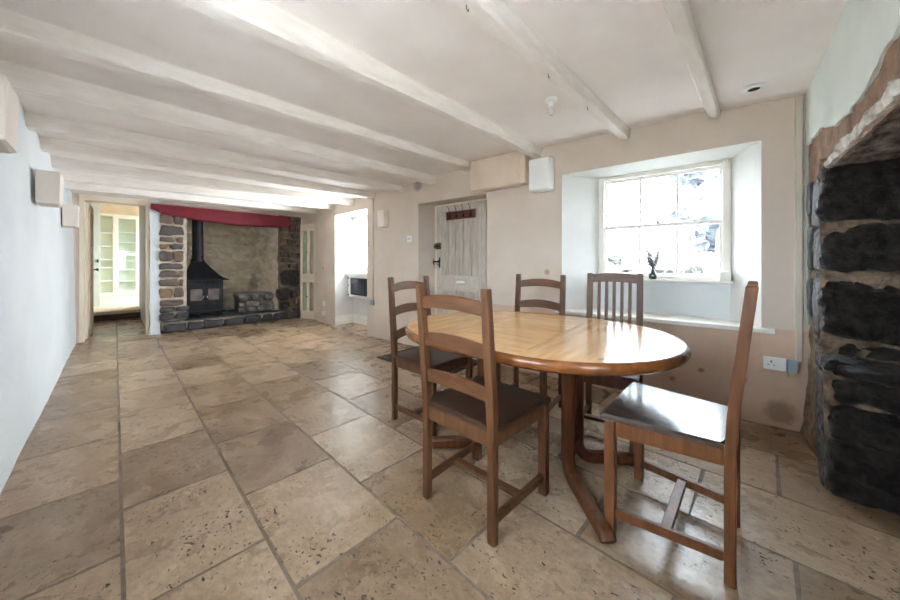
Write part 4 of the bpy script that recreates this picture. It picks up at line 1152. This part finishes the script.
def chair(label, loc, rz, W=.37, D=.375, seat=.46, H=1.005, style='ladder', wood='chair', seatm='seatdark', lean=.045, group=None, Wf=None):
    t = thing('dining_chair', label, 'chair', (loc[0], loc[1], 0), rz, group)
    yb, yf, hx = -D / 2, D / 2, W / 2
    hf = (Wf or W + .026) / 2
    lf = lambda z: -lean * max(0, (z - seat)) / (H - seat)
    for s in (-1, 1):
        bm = bmesh.new(); posts(bm, s * hx, W, H, yb, lean, seat=seat); obj('back_post', bm, M[wood], t)
    for s in (-1, 1):
        bm = bmesh.new(); box(bm, s * hf - .02, s * hf + .02, yf - .02, yf + .02, .001, seat - .022, .004); obj('leg', bm, M[wood], t)
    bm = bmesh.new(); th = .02                              # seat rails
    zr0, zr1 = seat - .085, seat - .022
    box(bm, -hf + .02, hf - .02, yf - .010, yf + .010, zr0, zr1, .003); box(bm, -hx + .017, hx - .017, yb - .010, yb + .010, zr0, zr1, .003)
    def siderail(bm, s, th, z0, z1):
        q = [(s * hx - th, yb + .017), (s * hx + th, yb + .017), (s * hf + th, yf - .02), (s * hf - th, yf - .02)]
        hexa(bm, [(x, y, z0) for x, y in q], [(x, y, z1) for x, y in q], .003)
    for s in (-1, 1): siderail(bm, s, .010, zr0, zr1)
    obj('seat_rail', bm, M[wood], t)
    zs = .088
    for s in (-1, 1):
        bm = bmesh.new(); siderail(bm, s, .011, zs - .018, zs + .018); obj('stretcher', bm, M[wood], t)
    bm = bmesh.new(); box(bm, -(hx + hf) / 2 + .011, (hx + hf) / 2 - .011, -.018, .018, zs - .011, zs + .011, .003); obj('stretcher', bm, M[wood], t)
    bm = bmesh.new(); o = .028 if W > .4 else .024   # seat board notched round the posts
    pts = [(-hf - o, yf + o + .012), (-hx - o, yb + .020), (-hx + .018, yb + .020), (-hx + .018, yb - .012), (hx - .018, yb - .012), (hx - .018, yb + .020), (hx + o, yb + .020), (hf + o, yf + o + .012)]
    pts2 = [(x, y) for x, y in pts]
    prism(bm, pts2, 2, seat - .022, seat)
    bmesh.ops.bevel(bm, geom=[e for e in bm.edges if e.verts[0].co.z > seat - .001 and e.verts[1].co.z > seat - .001] + [e for e in bm.edges if abs(e.verts[0].co.z - e.verts[1].co.z) > .01 and e.verts[0].co.y > 0], offset=.006, segments=2, affect='EDGES')
    obj('seat', bm, M[seatm], t)
    if style == 'ladder':
        for (a, b) in ((.895, .950), (.725, .782), (.555, .612)):
            bm = bmesh.new(); slat(bm, W - .03, a * H / 1.005, b * H / 1.005, .020, yb, .018 if W > .36 else .006, leanf=lf); obj('back_slat', bm, M['slat'] if wood == 'chair' else M[wood], t)
    else:
        bm = bmesh.new(); slat(bm, W + .02, H - .07, H - .012, .014, yb, .012, th=.026, leanf=lf); obj('top_rail', bm, M['slat'], t)
        bm = bmesh.new(); slat(bm, W - .02, seat + .06, seat + .10, .0, yb, .006, th=.02, leanf=lf); obj('lower_rail', bm, M['slat'], t)
        for k in range(5):
            x = lerp(-W / 2 + .06, W / 2 - .06, k / 4)
            bm = bmesh.new(); tubes = [(x, yb - .008 + lf(seat + .09), seat + .09), (x, yb - .012 + lf(H - .06), H - .055)]
            a, b = Vector(tubes[0]), Vector(tubes[1])
            hexa(bm, [a + Vector(q) for q in ((-.010, -.006, 0), (.010, -.006, 0), (.010, .006, 0), (-.010, .006, 0))], [b + Vector(q) for q in ((-.010, -.006, 0), (.010, -.006, 0), (.010, .006, 0), (-.010, .006, 0))])
            obj('back_spindle', bm, M['slat'], t)
    return t
cg = 'ladder back dining chairs'
chair('dark wooden ladder back chair at the front, its back to the camera', (1.232, .967), R(-89), W=.378, D=.395, group=cg)
chair('wooden ladder back chair at the far left end of the table, beside the door mat', (1.59, 1.73), R(185), group=cg)
chair('wooden ladder back chair behind the table, left of the chair with upright spindles', (2.185, 1.305), R(95.7), W=.38, group=cg, H=1.015)
chair('wooden chair with upright back spindles and reddish seat, standing before the big window', (2.207, .735), R(98), W=.315, D=.37, H=1.035, style='spindle', seatm='seatred', group=None)
chair('wooden ladder back chair at near right seen side on with glossy bare seat', (1.648, .280), R(1.0), W=.350, Wf=.445, D=.372, lean=.055, seat=.486, H=1.03, wood='chairE', seatm='seatwood', group=cg)
# ring mark on the front chair's seat is part of that seat's surface
# door mat
bm = bmesh.new(); box(bm, -.33, .33, -.52, .52, .0005, .014, .004)
tag(obj('door_mat', bm, M['mat'], loc=(2.50, 2.78, 0), rotz=R(4)), 'dark grey rectangular door mat on the floor in front of the plank door', 'door mat')

# ------------------------------------------------------------------ outside
bm = bmesh.new(); box(bm, 3.75, 60, -50, 60, -.5, -.3)
struct(obj('ground', bm, M['grass']))
bm = bmesh.new(); box(bm, -50, 3.75, -50, 60, -.5, -.302)  # unseen ground, added and kept pale to bounce light onto the ceiling
struct(obj('ground_bounce', bm, mat('pale bounce ground', (.46, .44, .41, 1), .95, (.38, .36, .33, 1), 8, bump=.3)))
def tree(x, y, h, r, m, label, seed, name='tree'):
    t = thing(name, label, 'tree', (x, y, -.3), 0, 'trees and bushes outside the window')
    bm = bmesh.new(); rng = random.Random(seed)
    blobs = []
    for k in range(16):
        a = rng.uniform(0, 6.28); z = h * rng.uniform(.3, .88); q = rng.uniform(0, r * .8) * (1.15 - abs(z / h - .45)); blobs.append((q * math.cos(a), q * math.sin(a), z, r * rng.uniform(.25, .42)))
    for bx_, by_, bz_, br_ in blobs:
        bmesh.ops.create_icosphere(bm, subdivisions=3, radius=br_ * .86, matrix=Matrix.Translation((bx_, by_, bz_)))
    for k in range(2200):
        bx_, by_, bz_, br_ = rng.choice(blobs)
        d = Vector((rng.gauss(0, 1), rng.gauss(0, 1), rng.gauss(0, 1))).normalized() * br_ * rng.uniform(.5, 1.05)
        c = Vector((bx_, by_, bz_)) + d
        u = Vector((rng.gauss(0, 1), rng.gauss(0, 1), rng.gauss(0, 1))).normalized(); w_ = u.orthogonal().normalized(); L_ = r * rng.uniform(.07, .13)
        bm.faces.new([bm.verts.new(c + p) for p in (u * L_, w_ * L_ * .5, -u * L_, -w_ * L_ * .5)])
    obj('crown', bm, m, t)
    bm = bmesh.new(); tube(bm, [(0, 0, 0), (.1, 0, h * .4), (0, .1, h * .7)], [r * .1, r * .08, r * .04], 8); obj('trunk', bm, M['bark'], t, True)
for a in ((13, 1.0, 5.6, 2.0, M['bluefoliage'], 'tall blue green tree seen in the right upper pane of the big window', 1),
          (14.5, 8.5, 3.1, 2.2, M['foliage'], 'green bush seen in the left lower pane of the big window', 2),
          (10, 3.2, 2.3, 1.1, M['foliage'], 'round bush seen behind the vase through the window', 3),
          (17, 4.5, 4.2, 2.6, M['foliage'], 'tree seen in the middle of the big window', 4),
          (9, 1.0, 1.7, .8, M['foliage'], 'low bush in the right lower pane of the big window', 5),
          (12, 15, 4.5, 2.5, M['foliage'], 'leafy tree far to the left outside the big window', 6)): tree(*a)
HS = thing('outbuilding', 'low white outbuilding with grey slate roof outside the window', 'building', (23, -1.2, -.3))
bm = bmesh.new(); box(bm, -2, 2, -3.6, 3.6, 0, 2.0); obj('wall', bm, M['outwhite'], HS)
bm = bmesh.new(); prism(bm, [(-2.3, 1.95), (2.3, 1.95), (0, 3.3)], 1, -3.8, 3.8)
obj('roof', bm, M['roofslate'], HS)

# ------------------------------------------------------------------ light
W_ = bpy.data.worlds.new('sky'); SC.world = W_; W_.use_nodes = True
nt = W_.node_tree; bg = nt.nodes['Background']
bg.inputs['Color'].default_value = (.80, .90, 1.0, 1); bg.inputs['Strength'].default_value = 14.0
def daylight_fill(P, rot, sx, sy, watts, col):  # area lamp outside a window opening, adding to the sky light
    l = bpy.data.lights.new('daylight_fill_lamp', 'AREA'); l.shape = 'RECTANGLE'; l.size = sx; l.size_y = sy; l.energy = watts; l.color = col
    o = bpy.data.objects.new('daylight_fill_lamp', l); COL.objects.link(o); o.location = P; o.rotation_euler = rot
def portal(P, rot, sx, sy):
    l = bpy.data.lights.new('daylight_portal', 'AREA'); l.shape = 'RECTANGLE'; l.size = sx; l.size_y = sy
    l.cycles.is_portal = True
    o = bpy.data.objects.new('daylight_portal', l); COL.objects.link(o); o.location = P; o.rotation_euler = rot
m = Matrix.Rotation(rotW, 3, 'Z') @ Vector((.83, -.56, 0))
portal((PW.x + m.x, PW.y + m.y, 1.45), (R(90), 0, rotW), .98, .98)
m = Matrix.Rotation(rot2, 3, 'Z') @ Vector((.69, -.56, 0))
daylight_fill((QW.x + m.x, QW.y + m.y, 1.46), (R(90), 0, rot2), .72, .87, 78, (.88, .94, 1))
daylight_fill((.325, -.80, 1.4), (R(90), 0, R(180)), .9, 1.05, 7, (1, .93, .84))  # warm fill lamp at the added window behind the camera
daylight_fill((-.80, .85, 1.45), (R(90), 0, R(-90)), 1.15, .95, 3, (1, .97, .93))  # weak fill lamp at the added left wall window
portal((1.9, 11.85, 1.7), (R(90), 0, R(90)), 3.1, 1.6)  # guides sky light in by the far room's added window

# ------------------------------------------------------------------ camera
cam = bpy.data.cameras.new('camera'); co = bpy.data.objects.new('camera', cam); COL.objects.link(co)
f = 326.0
cam.sensor_fit = 'HORIZONTAL'; cam.sensor_width = 36; cam.lens = f / 900 * 36
cam.shift_y = -(300 - 264) / 900.0
cam.clip_start = .02
co.location = (0, 0, 1.10)
co.rotation_euler = (R(90), 0, -math.atan2(335, 326))
SC.camera = co
SC.view_settings.view_transform = 'Standard'; SC.view_settings.look = 'None'
SC.view_settings.exposure = 0.95; SC.view_settings.gamma = 1.0
SC.cycles.max_bounces = 12; SC.cycles.diffuse_bounces = 8; SC.cycles.transparent_max_bounces = 12
SC.cycles.use_denoising = True
SC.cycles.denoising_input_passes = 'RGB_ALBEDO_NORMAL'; SC.cycles.denoising_prefilter = 'FAST'
SC.cycles.adaptive_threshold = .004
SC.cycles.sample_clamp_indirect = 10
